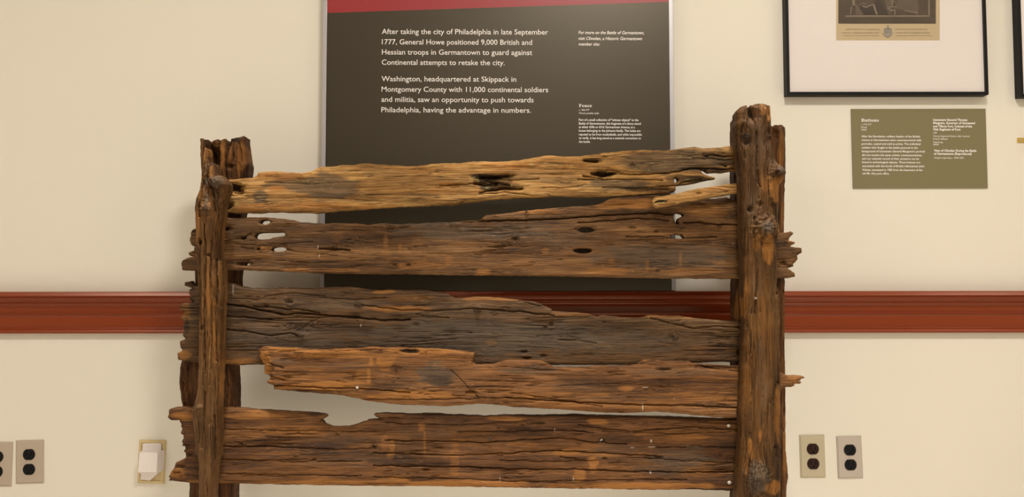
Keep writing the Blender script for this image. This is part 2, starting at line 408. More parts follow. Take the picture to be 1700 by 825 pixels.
def outlet(px, py, ang, wpx, hpx, mplate, mrec, label, cat='outlet'):
    c = V(px, py)
    e = empty('wall_outlet', c, label, cat, 'duplex outlets low on the wall')
    M = Matrix.Translation(c) @ Matrix.Rotation(-ang, 4, 'Y')
    w, h = wpx * KW, hpx * KW
    bm = plate_mesh(w, h, 0.0055, 0.0042)
    for v in bm.verts: v.co = M @ v.co
    bm_obj('cover_plate', bm, mplate, e)
    rw, rh = 19.8 * KW, 17.4 * KW
    for s in (1, -1):
        bm = bmesh.new(); prism(bm, receptacle_outline(rw, rh), -0.0078, -0.004, M @ Matrix.Translation((0, 0, s * 12.0 * KW)))
        bmesh.ops.bevel(bm, geom=[ed for ed in bm.edges if all(abs((M.inverted() @ v.co).y + 0.0078) < 1e-5 for v in ed.verts)], offset=0.0009, segments=2, affect='EDGES')
        ro = bm_obj('receptacle', bm, mrec, e)
        bm = bmesh.new(); MM = M @ Matrix.Translation((0, 0, s * 12.0 * KW))
        box(bm, (-0.0062, -0.0079, 0.002), (0.0022, 0.0006, 0.0075), M=MM); box(bm, (0.0062, -0.0079, 0.002), (0.0022, 0.0006, 0.009), M=MM)
        prism(bm, [(0.0026 * math.cos(a), -0.0075 + 0.0026 * math.sin(a)) for a in np.linspace(0, 2 * math.pi, 12, endpoint=False)], -0.0082, -0.0076, MM)
        sl = bm_obj('slot', bm, M_SLOT, ro)
    bm = bmesh.new(); prism(bm, [(0.0034 * math.cos(a), 0.0034 * math.sin(a)) for a in np.linspace(0, 2 * math.pi, 16, endpoint=False)], -0.0068, -0.0050, M)
    bm_obj('screw', bm, M_SCREW, e)
    return e
outlet(50.1, 766.2, math.radians(1.6), 46, 70.5, M_STEEL, M_BLK, 'satin tan outlet plate with two black receptacles, fully shown at the far left')
outlet(-3, 770, math.radians(-0.5), 47, 72, M_STEEL, M_BLK, 'satin tan outlet plate cut off by the left edge of the photo')
outlet(1348.5, 757.0, math.radians(0.7), 41.5, 69.6, M_IVORY, M_BRN, 'ivory outlet plate with two brown receptacles, just right of the fence')
outlet(1410.2, 758.7, math.radians(1.4), 41.5, 69, M_GREY, M_BLK, 'pale grey outlet plate with two black receptacles, right of the ivory one')

# beige plate with a white paper-wrapped plug
c = V(252.6, 766.2)
e = empty('switch_plate', c, 'yellowed beige wall plate behind the white wrapped adapter, left of the fence', 'wall plate')
M = Matrix.Translation(c) @ Matrix.Rotation(-math.radians(-1.2), 4, 'Y')
w, h = 44.5 * KW, 70.5 * KW
bm = bmesh.new()
lv = [(0, 0.0), (.0006, -.003), (.0045, -.0075), (.0078, -.0075), (.0098, -.0045)]
rings = [[bm.verts.new((sx * (w / 2 - i), y, sz * (h / 2 - i))) for sx, sz in ((-1, -1), (1, -1), (1, 1), (-1, 1))] for i, y in lv]
for i in range(len(rings) - 1):
    for j in range(4): bm.faces.new((rings[i][j], rings[i][(j + 1) % 4], rings[i + 1][(j + 1) % 4], rings[i + 1][j]))
bm.faces.new(rings[-1]); bm.faces.new(rings[0][::-1])
for v in bm.verts: v.co = M @ v.co
bm_obj('cover_plate', bm, M_BEIGE, e)
bm = bmesh.new(); prism(bm, [(.0022 * math.cos(a) + 14 * KW, .0022 * math.sin(a) + 0.001) for a in np.linspace(0, 2 * math.pi, 10, endpoint=False)], -0.0075, -0.004, M)
bm_obj('screw', bm, M_SLOT, e)
bm = bmesh.new(); prism(bm, [(.0016 * math.cos(a) + 13 * KW, .0016 * math.sin(a) + h / 2 - .0055) for a in np.linspace(0, 2 * math.pi, 10, endpoint=False)], -0.0092, -0.007, M)
bm_obj('screw', bm, M_SCREW, e)
M_WHITE = simple('white_paper_wrap', (0.78, 0.70, 0.66), 0.8, 0.2, bump=0.6, bscale=90)
def z2(x, y, Y): return Vector(P(220 + x / 8.686, 720 + y / 8.686, Y))
ad = empty('plug_adapter', z2(230, 555, -0.03), 'white paper-wrapped plug-in adapter on the beige wall plate', 'adapter')
bm = bmesh.new()
ya, yf = -0.006, -0.040
prof = [[(150, 142, -.012), (408, 138, -.012)], [(146, 200, -.014), (410, 195, -.014)], [(140, 240, -.018), (402, 240, -.018)], [(104, 266, yf), (362, 268, yf)], [(96, 350, yf - .001), (358, 352, yf - .001)], [(88, 450, yf - .0005), (352, 452, yf - .0015)], [(78, 552, yf), (345, 556, yf)],
        [(120, 575, -.028), (368, 566, -.026)], [(128, 620, -.016), (310, 620, -.015)], [(118, 662, -.010), (248, 676, -.010)]]
rows = []
for (a, b) in prof:
    L = z2(*a); Rr = z2(*b)
    bl = Vector((L.x + 0.003, ya, L.z)); br = Vector((Rr.x + (0.006 if b[2] < -.03 else 0.0), ya, Rr.z))
    rows.append([bm.verts.new(v) for v in (bl, L, L.lerp(Rr, .5) + Vector((0, -.0012 if a[2] < -.03 else 0, 0)), Rr, br)])
for i in range(len(rows) - 1):
    for j in range(4): bm.faces.new((rows[i][j], rows[i][j + 1], rows[i + 1][j + 1], rows[i + 1][j]))
    bm.faces.new((rows[i][4], rows[i][0], rows[i + 1][0], rows[i + 1][4]))
bm.faces.new(rows[0]); bm.faces.new(rows[-1][::-1])
bm_obj('paper_wrap', bm, M_WHITE, ad)
bm = bmesh.new(); pts = [(120, 570), (150, 600), (165, 650), (118, 668), (112, 640)]
a3 = [z2(x, y, -.0125) for x, y in pts]; prism(bm, [(p.x, p.z) for p in a3], -.0125, -.008)
bm_obj('paper_flap', bm, M_WHITE, ad)
# paint patch under the plate
bm = bmesh.new(); quad_px(bm, [(228.3, 807.3), (240.5, 806.8), (241, 810.3), (228, 810.8)], -0.0006, .0005)
tag(bm_obj('paint_patch', bm, simple('white_paint_dab', (0.8, 0.74, 0.64), .6, .3)), 'small pale paint dab on the wall under the beige plate', 'paint mark')

# brass bracket at the right edge
c = V(1700, 233)
br = empty('brass_bracket', c, 'small brass bracket screwed to the wall at the right edge', 'bracket')
bm = bmesh.new(); box(bm, (0, -0.0016, 0), (24 * KW, 0.003, 8 * KW), 0.0008, M=Matrix.Translation(c)); bm_obj('bracket_plate', bm, M_BRASS, br)
bm = bmesh.new(); box(bm, (7 * KW, -0.02, -2.5 * KW), (10 * KW, 0.038, 2.5 * KW), 0.0008, M=Matrix.Translation(c)); bm_obj('bracket_arm', bm, M_BRASS, br)
bm = bmesh.new(); prism(bm, [(.0028 * math.cos(a) - 6.5 * KW, .0028 * math.sin(a)) for a in np.linspace(0, 2 * math.pi, 12, endpoint=False)], -.0042, -.003, Matrix.Translation(c)); bm_obj('screw', bm, M_SCREW, br)

# ------------------------------------------------------------------ weathered wood
def _hash(ix, iy, seed):
    h = (ix.astype(np.uint32) * np.uint32(374761393)) ^ (iy.astype(np.uint32) * np.uint32(668265263)) ^ np.uint32((seed * 2246822519) & 0xffffffff)
    h = (h ^ (h >> np.uint32(13))) * np.uint32(1274126177)
    h = (h ^ (h >> np.uint32(16))) * np.uint32(2654435761)
    return (h ^ (h >> np.uint32(15))).astype(np.float64) / 4294967295.0
def noise(x, y, seed=0):
    """gradient noise, about -1..1"""
    xf = np.floor(x); yf = np.floor(y); ix = xf.astype(np.int64); iy = yf.astype(np.int64); fx = x - xf; fy = y - yf
    def g(i, j):
        a = _hash((ix + i) & 0xffff, (iy + j) & 0xffff, seed) * 2 * np.pi
        return np.cos(a) * (fx - i) + np.sin(a) * (fy - j)
    u = fx ** 3 * (fx * (fx * 6 - 15) + 10); v = fy ** 3 * (fy * (fy * 6 - 15) + 10)
    return 1.5 * ((g(0, 0) * (1 - u) + g(1, 0) * u) * (1 - v) + (g(0, 1) * (1 - u) + g(1, 1) * u) * v)
def fbm(x, y, seed=0, o=3):
    r = 0; a = 1.0; t = 0
    for i in range(o):
        r = r + a * noise(x * 2 ** i, y * 2 ** i, seed + i * 17); t += a; a *= 0.5
    return r / t * 1.4
def sstep(a, b, x):
    t = np.clip((x - a) / (b - a), 0, 1); return t * t * (3 - 2 * t)

def seg_dist(px, py, ax, ay, bx, by):
    dx, dy = bx - ax, by - ay
    L = dx * dx + dy * dy + 1e-9
    t = np.clip(((px[:, None] - ax) * dx + (py[:, None] - ay) * dy) / L, 0, 1)
    return np.hypot(px[:, None] - (ax + t * dx), py[:, None] - (ay + t * dy))
def densify(poly, seed, jl, je, step=3.0):
    """cut the outline into short steps and roughen it: jl px along the grain, je px on broken ends"""
    poly = np.asarray(poly, float); out = []
    for i in range(len(poly)):
        a = poly[i]; b = poly[(i + 1) % len(poly)]; d = b - a; L = math.hypot(*d); n = max(1, int(L / step))
        nrm = np.array([-d[1], d[0]]) / (L + 1e-9); across = abs(d[1]) / (L + 1e-9)
        for k_ in range(n):
            out.append((*(a + d * k_ / n), *nrm, across))
    o = np.array(out)
    amp = jl + (je - jl) * o[:, 4] ** 2
    nn = np.where(o[:, 4] > .6, noise(o[:, 0] / 9, o[:, 1] / 3.2, seed) , noise(o[:, 0] / 14, o[:, 1] / 9, seed) * .7 + noise(o[:, 0] / 5, o[:, 1] / 5, seed + 1) * .4)
    o[:, 0] += o[:, 2] * amp * nn; o[:, 1] += o[:, 3] * amp * nn
    return o[:, :2]

def sdf(U, Vv, loops, cap):
    """signed distance (inside +) of points to closed loops"""
    n = len(U); D = np.full(n, cap, float); ins = np.zeros(n, bool)
    A = np.concatenate([l for l in loops]); B = np.concatenate([np.roll(l, -1, 0) for l in loops])
    order = np.argsort(U, kind='stable'); us = U[order]; bs = 40.0
    for u0 in np.arange(us[0] - .01, us[-1] + .02, bs):
        i0, i1 = np.searchsorted(us, u0), np.searchsorted(us, u0 + bs)
        if i1 <= i0: continue
        idx = order[i0:i1]; pu, pv = U[idx], Vv[idx]
        lo = np.minimum(A[:, 0], B[:, 0]); hi = np.maximum(A[:, 0], B[:, 0])
        m = (hi >= u0 - cap) & (lo <= u0 + bs + cap)
        if m.any():
            a, b = A[m], B[m]
            for q in range(0, len(idx), 4000):
                D[idx[q:q + 4000]] = np.minimum(cap, seg_dist(pu[q:q + 4000], pv[q:q + 4000], a[:, 0], a[:, 1], b[:, 0], b[:, 1]).min(1))
        m = (hi >= u0) & (lo <= u0 + bs)
        if m.any():
            a, b = A[m], B[m]
            for q in range(0, len(idx), 4000):
                x = pu[q:q + 4000, None]; y = pv[q:q + 4000, None]
                cr = (a[:, 0] <= x) != (b[:, 0] <= x)
                yy = a[:, 1] + (x - a[:, 0]) / (b[:, 0] - a[:, 0] + 1e-12) * (b[:, 1] - a[:, 1])
                ins[idx[q:q + 4000]] = ((cr & (yy > y)).sum(1) % 2) == 1
    return np.where(ins, D, -D)

def ell(cx, cy, rx, ry, n=22, wob=.12, seed=3):
    a = np.linspace(0, 2 * np.pi, n, endpoint=False)
    r = 1 + wob * noise(np.cos(a) * 1.7 + cx, np.sin(a) * 1.7 + cy, seed)
    return [(cx + rx * c * q, cy + ry * s * q) for c, s, q in zip(np.cos(a), np.sin(a), r)]

def wood(name, outline, front, thick, mat, parent, grain='h', step=1.15, seed=1, hw=7.0, rd=0.007, holes=(), cracks=(), pits=(), bumps=(), knots=(), stain_tones=(), jl=1.0, je=2.0,
         rough=1.0, check=1.0, warp=10.0, bow=0.0, far=None):
    """a piece of weathered timber: traced silhouette, real thickness, worn arrises, checks, splits, holes and knots.
    front = distance of its front face from the wall (m); lengths in photo pixels unless noted."""
    sw = (lambda p: [(b, a) for a, b in p]) if grain == 'v' else (lambda p: list(p))
    Yf = -front; mpp = (CAM_D - front) / F_PX                      # metres per photo pixel on that plane
    loops = [densify(sw(outline), seed, jl, je)] + [np.array(sw(h), float) for h in holes]
    lo = loops[0].min(0) - 3; hi = loops[0].max(0) + 3
    us = np.arange(lo[0], hi[0], step); vs = np.arange(lo[1], hi[1], step)
    nu, nv = len(us), len(vs)
    U, Vg = np.meshgrid(us, vs, indexing='ij'); U = U.ravel(); Vg = Vg.ravel()
    cap = max(30.0, hw + 4)
    D = sdf(U, Vg, loops, cap)
    D = np.where(np.abs(D) < 0.06, 0.06, D)
    inside = (D > 0).reshape(nu, nv)
    idx = np.arange(nu * nv).reshape(nu, nv)
    q = np.stack([idx[:-1, :-1], idx[1:, :-1], idx[1:, 1:], idx[:-1, 1:]], -1).reshape(-1, 4)
    cnt = inside.ravel()[q].sum(1)
    full = q[cnt == 4]
    part = q[(cnt > 0) & (cnt < 4)]
    ev = {}; eu = []; evv = []; faces = []; cuts = []
    base = nu * nv
    Dl = D
    for cell in part.tolist():
        poly = []
        for k_ in range(4):
            a, b = cell[k_], cell[(k_ + 1) % 4]
            ia, ib = Dl[a] > 0, Dl[b] > 0
            if ia: poly.append(a)
            if ia != ib:
                key = (a, b) if a < b else (b, a)
                if key not in ev:
                    t = Dl[key[0]] / (Dl[key[0]] - Dl[key[1]])
                    ev[key] = base + len(eu)
                    eu.append(U[key[0]] + t * (U[key[1]] - U[key[0]])); evv.append(Vg[key[0]] + t * (Vg[key[1]] - Vg[key[0]]))
                poly.append(ev[key])
        if len(poly) < 3: continue
        faces.append(poly)
        nb = len(poly)
        for k_ in range(nb):
            a, b = poly[k_], poly[(k_ + 1) % nb]
            if a >= base and b >= base: cuts.append((a, b))
    U2 = np.concatenate([U, eu]); V2 = np.concatenate([Vg, evv]); D2 = np.concatenate([D, np.zeros(len(eu))])
    used = np.zeros(len(U2), bool); used[full.ravel()] = True
    for f in faces: used[f] = True
    remap = -np.ones(len(U2), np.int64); ids = np.nonzero(used)[0]; remap[ids] = np.arange(len(ids))
    u, v, d = U2[ids], V2[ids], np.maximum(D2[ids], 0)
    # grain coordinates: flow round the knots and wander along the length
    X, Yp = (v, u) if grain == 'v' else (u, v)
    vw = v + warp * .35 * fbm(u / 260, v / 90, seed + 5, 2)
    kn = np.zeros(len(u)); ring = np.zeros(len(u))
    for (kx, ky, kr) in knots:
        cu, cv = (ky, kx) if grain == 'v' else (kx, ky)
        du, dv = (u - cu) / (kr * 2.6), (v - cv) / (kr * 1.5)
        rr = np.hypot((u - cu), (v - cv)) / kr
        vw = vw + np.sign(dv) * 0 + (-(v - cv)) * .75 * np.exp(-(du ** 2 + dv ** 2))
        kn = np.maximum(kn, np.exp(-rr ** 3)); ring = ring + np.exp(-((rr - .95) / .25) ** 2)
    # relief, px
    z = 1.5 * rough * fbm(u / 150, v / 34, seed + 9, 2)
    z += 0.45 * rough * fbm(u / 110, vw / 7.5, seed + 13, 2)
    z += 0.28 * rough * fbm(u / 60, vw / 3.1, seed + 19, 1)
    gate = sstep(.0, .5, fbm(u / 190, vw / 30, seed + 23, 2))
    n1 = fbm(u / 240, vw / 11, seed + 29, 2); z -= check * 3.0 * gate * np.exp(-(n1 / .055) ** 2)
    n2 = fbm(u / 120, vw / 6, seed + 31, 2); gate2 = sstep(.15, .6, fbm(u / 90, vw / 22, seed + 37, 2)); z -= check * 2.4 * gate2 * np.exp(-(n2 / .05) ** 2)
    chip = fbm(u / 26, vw / 5, seed + 41, 3); z -= rough * 2.6 * sstep(.35, .8, chip) * (np.exp(-d / 9))
    for (pts, wd, dp) in cracks:
        p = np.array(sw(pts), float)
        wu = u + 0; wv = v + 1.6 * fbm(u / 22, v * 0 + seed, seed + 3, 3) if True else v
        bb = (u > p[:, 0].min() - 12) & (u < p[:, 0].max() + 12) & (v > p[:, 1].min() - 14) & (v < p[:, 1].max() + 14)
        i = np.nonzero(bb)[0]
        if len(i):
            dd = seg_dist(wu[i], wv[i], p[:-1, 0], p[:-1, 1], p[1:, 0], p[1:, 1]).min(1)
            ws = .68 * wd * (0.55 + .7 * np.abs(fbm(u[i] / 35, v[i] * 0, seed + 4, 2)) + .2)
            z[i] -= dp * np.exp(-(dd / ws) ** 2)
    for (cx, cy, rx, ry, dp) in list(pits) + [(a, b, c_, d_, -h_) for a, b, c_, d_, h_ in bumps]:
        rr = np.hypot((X - cx) / rx, (Yp - cy) / ry) + .22 * fbm(X / 7, Yp / 5, seed + 51, 2)
        z -= dp * (np.exp(-np.maximum(rr, 0) ** 3) if dp > 0 else np.exp(-np.maximum(rr, 0) ** 3.6))
    z += 2.0 * kn - 1.6 * ring * .6 + kn * 1.5 * fbm(X / 3.2, Yp / 3.2, seed + 61, 2)
    dn = np.clip(d / hw, 0, 1)
    prof = np.sqrt(np.clip(1 - (1 - dn) ** 2, 0, 1))
    zf = -rd * (1 - prof) + z * mpp * (0.25 + .75 * sstep(0, 4, d))
    if bow: zf = zf + bow
    zb = -thick + .6 * rd * (1 - prof) + 1.5 * mpp * fbm(u / 90, v / 20, seed + 71, 2)
    zf = np.maximum(zf, zb + .3 * thick * .2 + .002)
    def place(uu, vv, zz):
        a, b = (vv, uu) if grain == 'v' else (uu, vv)
        w = P(a, b, Yf); w[:, 1] -= zz
        return w
    n = len(ids)
    Wf = place(u, v, zf); Wb = place(u, v, zb)
    # rims
    bset = sorted({i for c_ in cuts for i in c_}); bmap = {i: j for j, i in enumerate(bset)}
    bi = remap[np.array(bset)]; m = len(bset)
    LV = 3; rims = []
    e = 1.2
    # outward direction from neighbouring distances
    gu = np.zeros(m); gv = np.zeros(m)
    acc = {}
    for a, b in cuts:
        ax, ay, bx, by = U2[a], V2[a], U2[b], V2[b]
        nx, ny = (by - ay), -(bx - ax); l = math.hypot(nx, ny) + 1e-9
        for i in (a, b):
            j = bmap[i]; gu[j] += nx / l; gv[j] += ny / l
    gl_ = np.hypot(gu, gv) + 1e-9; gu /= gl_; gv /= gl_
    bu, bv = u[bi], v[bi]
    for L_ in range(1, LV + 1):
        t = L_ / (LV + 1)
        zz = zf[bi] * (1 - t) + zb[bi] * t
        off = rough * (1.0 * noise(bu / 12 + L_ * 3.7, bv / 5 + L_ * 1.3, seed + 81) - .2)
        rims.append(place(bu + gu * off, bv + gv * off, zz))
    allv = np.concatenate([Wf, Wb] + rims)
    ru = np.concatenate([u, u] + [bu] * LV); rv = np.concatenate([vw, vw] + [vw[bi] + 3 * L_ for L_ in range(LV)])
    rz = np.concatenate([zf, zb] + [zf[bi] * (1 - (i + 1) / (LV + 1)) + zb[bi] * (i + 1) / (LV + 1) for i in range(LV)]) / mpp
    flip = (grain == 'v')
    F4 = remap[full]
    # front must face -y: (u,v)=(right,down) order is clockwise seen from the camera
    fr4 = F4[:, ::-1] if not flip else F4
    bk4 = (F4 if not flip else F4[:, ::-1]) + n
    polys = []
    for f in faces:
        g = [int(remap[i]) for i in f]
        polys.append(g[::-1] if not flip else g); polys.append([i + n for i in (g if not flip else g[::-1])])
    for a, b in cuts:
        ja, jb = bmap[a], bmap[b]
        ca = [int(remap[a])] + [2 * n + L_ * m + ja for L_ in range(LV)] + [int(remap[a]) + n]
        cb = [int(remap[b])] + [2 * n + L_ * m + jb for L_ in range(LV)] + [int(remap[b]) + n]
        for i in range(LV + 1):
            f = [ca[i], cb[i], cb[i + 1], ca[i + 1]]
            polys.append(f if not flip else f[::-1])
    lt_ = np.concatenate([np.full(len(fr4) + len(bk4), 4, np.int32), np.array([len(p) for p in polys], np.int32)])
    lv_ = np.concatenate([fr4.ravel(), bk4.ravel(), np.array([i for p in polys for i in p])]).astype(np.int32)
    me = bpy.data.meshes.new(name)
    me.vertices.add(len(allv)); me.vertices.foreach_set('co', allv.astype(np.float32).ravel())
    me.loops.add(len(lv_)); me.loops.foreach_set('vertex_index', lv_)
    me.polygons.add(len(lt_)); me.polygons.foreach_set('loop_start', np.concatenate([[0], np.cumsum(lt_)[:-1]]).astype(np.int32))
    me.polygons.foreach_set('use_smooth', np.ones(len(lt_), bool))
    me.update(calc_edges=True); me.validate()
    # attributes: grain coordinates, dark tone over pits and cracks, and stains
    g = me.attributes.new('grain', 'FLOAT_VECTOR', 'POINT')
    gc = np.stack([ru * mpp + seed * 1.37, rv * mpp + seed * .73, rz * mpp], -1)
    g.data.foreach_set('vector', gc.astype(np.float32).ravel())
    XX, YY = (rv, ru) if flip else (ru, rv)
    XX, YY = (np.concatenate([v, v] + [bv] * LV), ru) if flip else (ru, np.concatenate([v, v] + [bv] * LV))
    st = np.zeros((len(allv), 4))
    wn = fbm(XX / (14 if flip else 40), YY / (40 if flip else 9), seed + 91, 3)
    for (ch, cx, cy, rx, ry, s) in stain_tones:
        rr = np.hypot((XX - cx) / rx, (YY - cy) / ry)
        k_ = 'ogdl'.index(ch)  # orange, grey, dark, light; dark also covers many pits and cracks
        st[:, k_] = np.maximum(st[:, k_], s * (1 - sstep(.55, 1.15, rr + .38 * wn)))
    kk = np.concatenate([kn, kn * 0] + [kn[bi] * 0] * LV)
    st[:, 2] = np.maximum(st[:, 2], .35 * kk)
    ca_ = me.color_attributes.new('stain_tone', 'FLOAT_COLOR', 'POINT')
    ca_.data.foreach_set('color', st.astype(np.float32).ravel())
    return link(name, me, mat, parent)

def wood_mat(name, dark, mid, light, orange=(0.33, 0.135, 0.03), grey=(0.074, 0.054, 0.035), warm=.5, cool=.4, amb=1.0):
    m, nt, b = new_mat(name); N = nt.nodes; Lk = nt.links.new
    at = N.new('ShaderNodeAttribute'); at.attribute_name = 'grain'
    sa = N.new('ShaderNodeAttribute'); sa.attribute_name = 'stain_tone'
    def nz(scale, detail=3, rough=.55):
        mp = N.new('ShaderNodeMapping'); mp.inputs['Scale'].default_value = scale; Lk(at.outputs['Vector'], mp.inputs['Vector'])
        n = N.new('ShaderNodeTexNoise'); n.inputs['Scale'].default_value = 1.0; n.inputs['Detail'].default_value = detail; n.inputs['Roughness'].default_value = rough
        Lk(mp.outputs[0], n.inputs['Vector']); return n.outputs['Fac']
    def mth(op, a, b_=None, c_=None):
        n = N.new('ShaderNodeMath'); n.operation = op; n.use_clamp = False
        for i, x in enumerate((a, b_, c_)):
            if x is None: continue
            if isinstance(x, (int, float)): n.inputs[i].default_value = x
            else: Lk(x, n.inputs[i])
        return n.outputs[0]
    def mix(f, a, b_):
        n = N.new('ShaderNodeMix'); n.data_type = 'RGBA'
        for i, x in ((0, f), (6, a), (7, b_)):
            if isinstance(x, (int, float)): n.inputs[i].default_value = x
            elif isinstance(x, tuple): n.inputs[i].default_value = (*x, 1)
            else: Lk(x, n.inputs[i])
        return n.outputs[2]
    fine = nz((8, 420, 260), 5, .68); band_ = nz((2.2, 52, 34), 5, .62); blotch = nz((6, 19, 14), 5, .62); vfine = nz((30, 1100, 700), 2, .6)
    def lines(scale, w, det=2):
        n = nz(scale, det, .5)
        a = mth('ABSOLUTE', mth('SUBTRACT', n, .5))
        k = N.new('ShaderNodeMapRange'); k.inputs[1].default_value = 0.0; k.inputs[2].default_value = w; k.inputs[3].default_value = 1.0; k.inputs[4].default_value = 0.0
        Lk(a, k.inputs[0]); return k.outputs[0]
    def gate(x, lo_, hi_):
        k = N.new('ShaderNodeMapRange'); k.inputs[1].default_value = lo_; k.inputs[2].default_value = hi_
        Lk(x, k.inputs[0]); return k.outputs[0]
    l1 = mth('MULTIPLY', lines((3.5, 95, 60), .02), gate(nz((4, 24, 16), 2), .46, .6))
    l2 = mth('MULTIPLY', lines((9, 260, 160), .035), gate(nz((9, 40, 30), 2), .42, .6))
    hair = mth('MAXIMUM', l1, mth('MULTIPLY', l2, .7))
    f = mth('ADD', mth('MULTIPLY', fine, .72), mth('ADD', mth('MULTIPLY', band_, .72), mth('MULTIPLY', blotch, .6)))
    f = mth('ADD', f, mth('MULTIPLY', vfine, .3))             # mean about 1.17
    cr = N.new('ShaderNodeValToRGB'); cr.color_ramp.interpolation = 'LINEAR'
    el = cr.color_ramp.elements; el[0].position = .395; el[0].color = (*dark, 1); el[1].position = .645; el[1].color = (*light, 1)
    x = el.new(.51); x.color = (*mid, 1)
    Lk(mth('MULTIPLY', f, .432), cr.inputs[0])
    sep = N.new('ShaderNodeSeparateColor'); Lk(sa.outputs['Color'], sep.inputs[0])
    def broken(sx):
        t = mth('ADD', mth('MULTIPLY', sx, 1.5), mth('ADD', mth('MULTIPLY', blotch, .7), mth('MULTIPLY', fine, .9)))
        n = N.new('ShaderNodeMath'); n.operation = 'MULTIPLY'; n.use_clamp = True
        Lk(mth('SUBTRACT', t, 1.06), n.inputs[0]); n.inputs[1].default_value = 1.5
        return n.outputs[0]
    col = cr.outputs[0]
    wm = gate(nz((1.9, 15, 10), 5, .65), .46, .70); cm = gate(nz((1.5, 11, 8), 5, .62), .50, .72)
    col = mix(mth('MULTIPLY', wm, warm), col, mix(fine, tuple(c * .4 for c in orange), tuple(c * 1.15 for c in orange)))
    dk = gate(nz((2.4, 20, 14), 5, .66), .50, .68)
    col = mix(mth('MULTIPLY', dk, .75), col, dark)
    g2 = mix(fine, tuple(c * .3 for c in grey), tuple(c * 1.7 for c in grey))
    col = mix(mth('MULTIPLY', mth('MAXIMUM', broken(sep.outputs[1]), mth('MULTIPLY', cm, cool)), .72), col, g2)
    o2 = mix(band_, tuple(c * .3 for c in orange), tuple(c * 1.5 for c in orange))
    col = mix(mth('MULTIPLY', broken(sep.outputs[0]), .75), col, o2)
    col = mix(mth('MULTIPLY', broken(sep.outputs[2]), .92), col, (0.012, .007, .0045))
    fl = mth('MULTIPLY', gate(nz((55, 420, 260), 2, .5), .60, .70), gate(nz((6, 26, 18), 3, .6), .48, .62))
    col = mix(mth('MULTIPLY', fl, .42), col, tuple(min(.6, c * 1.5) for c in light))
    col = mix(mth('MULTIPLY', hair, .88), col, (0.012, .006, .003))
    col = mix(sa.outputs['Alpha'], col, (0.55, .5, .42))
    Lk(col, b.inputs['Base Color'])
    b.inputs['Roughness'].default_value = .55; b.inputs['Specular IOR Level'].default_value = .13
    h = mth('ADD', mth('MULTIPLY', fine, 1.0), mth('ADD', mth('MULTIPLY', vfine, .5), mth('MULTIPLY', band_, 1.0)))
    h = mth('SUBTRACT', h, mth('MULTIPLY', hair, 1.5))
    bp = N.new('ShaderNodeBump'); bp.inputs['Strength'].default_value = .8; bp.inputs['Distance'].default_value = .002
    Lk(h, bp.inputs['Height']); Lk(bp.outputs['Normal'], b.inputs['Normal'])
    return m
M_W1 = wood_mat('tan_wood', (0.0773, 0.0342, 0.0094), (0.3632, 0.1835, 0.0530), (0.7110, 0.4385, 0.1638), warm=.55, cool=.25)
M_W2 = wood_mat('brown_wood', (0.0252, 0.0102, 0.0030), (0.1155, 0.0539, 0.0180), (0.2730, 0.1442, 0.0585), warm=.3, cool=.45)
M_W3 = wood_mat('grey_brown_wood', (0.0194, 0.0090, 0.0033), (0.0792, 0.0413, 0.0165), (0.1672, 0.0938, 0.0429), warm=.25, cool=.5)
M_W4 = wood_mat('rust_brown_wood', (0.0320, 0.0114, 0.0029), (0.1550, 0.0634, 0.0187), (0.3200, 0.1540, 0.0540), warm=.55, cool=.45)
M_W5 = wood_mat('deep_brown_wood', (0.0209, 0.0084, 0.0030), (0.1026, 0.0420, 0.0141), (0.2375, 0.1134, 0.0429), warm=.45, cool=.35)
M_WP = wood_mat('post_wood', (0.0246, 0.0101, 0.0031), (0.1038, 0.0468, 0.0136), (0.2200, 0.1131, 0.0403), warm=.45, cool=.5)
M_WPR = wood_mat('dark_post_wood', (0.0174, 0.0073, 0.0023), (0.0732, 0.0336, 0.0099), (0.1550, 0.0812, 0.0293), warm=.45, cool=.5)
M_WR = wood_mat('dark_post_wood', (0.0180, 0.0063, 0.0024), (0.0750, 0.0288, 0.0088), (0.1800, 0.0828, 0.0280))

fence = empty('wooden_fence', (float(P(820, 800, -.26)[0]), -0.26, 0.0), 'old weathered wooden fence with five rough plank rails between split posts', 'fence')
FB = 1172.0      # photo row (outside the frame) where the posts reach the floor
def foot(front):
    """photo row at which a post standing at this distance from the wall meets the floor"""
    lo_, hi_ = 900.0, 1600.0
    for _ in range(40):
        md = (lo_ + hi_) / 2
        if P(820, md, -front)[2] > 0.004: lo_ = md
        else: hi_ = md
    return lo_

# --- rail 1 (top)
top1 = [(345, 300), (371.6, 298.2), (389, 296.7), (419.6, 293.8), (424.6, 290), (427.5, 285), (444.3, 284.2), (461.8, 283.6), (476.3, 285.1), (490.9, 286.2), (505.4, 285.1), (518.5, 282.7), (524.3, 278.4), (531.6, 275.5), (549, 275.5), (563.6, 273.4), (586.9, 272.6), (601.4, 270.2), (610, 270), (621.8, 271.4), (636.3, 272), (653.8, 273.4), (674, 274.9), (689, 275.5), (712.4, 271.4), (732.7, 270.2), (764.7, 269.7), (785, 266.8), (805.4, 267.3), (822.9, 267.6), (857.8, 265.6), (881, 261.8), (901.4, 258), (916, 256.9), (939, 258.9), (965.4, 258), (985.8, 255.4), (1000, 253), (1020.6, 251.2), (1044.8, 248.8), (1066, 248.2), (1087.3, 248.2), (1105.5, 248.8), (1120.6, 246.7), (1141.8, 243.6), (1153.9, 243), (1169, 245.2), (1187.3, 244.2), (1202.4, 242.7), (1225, 240.6), (1252, 239)]
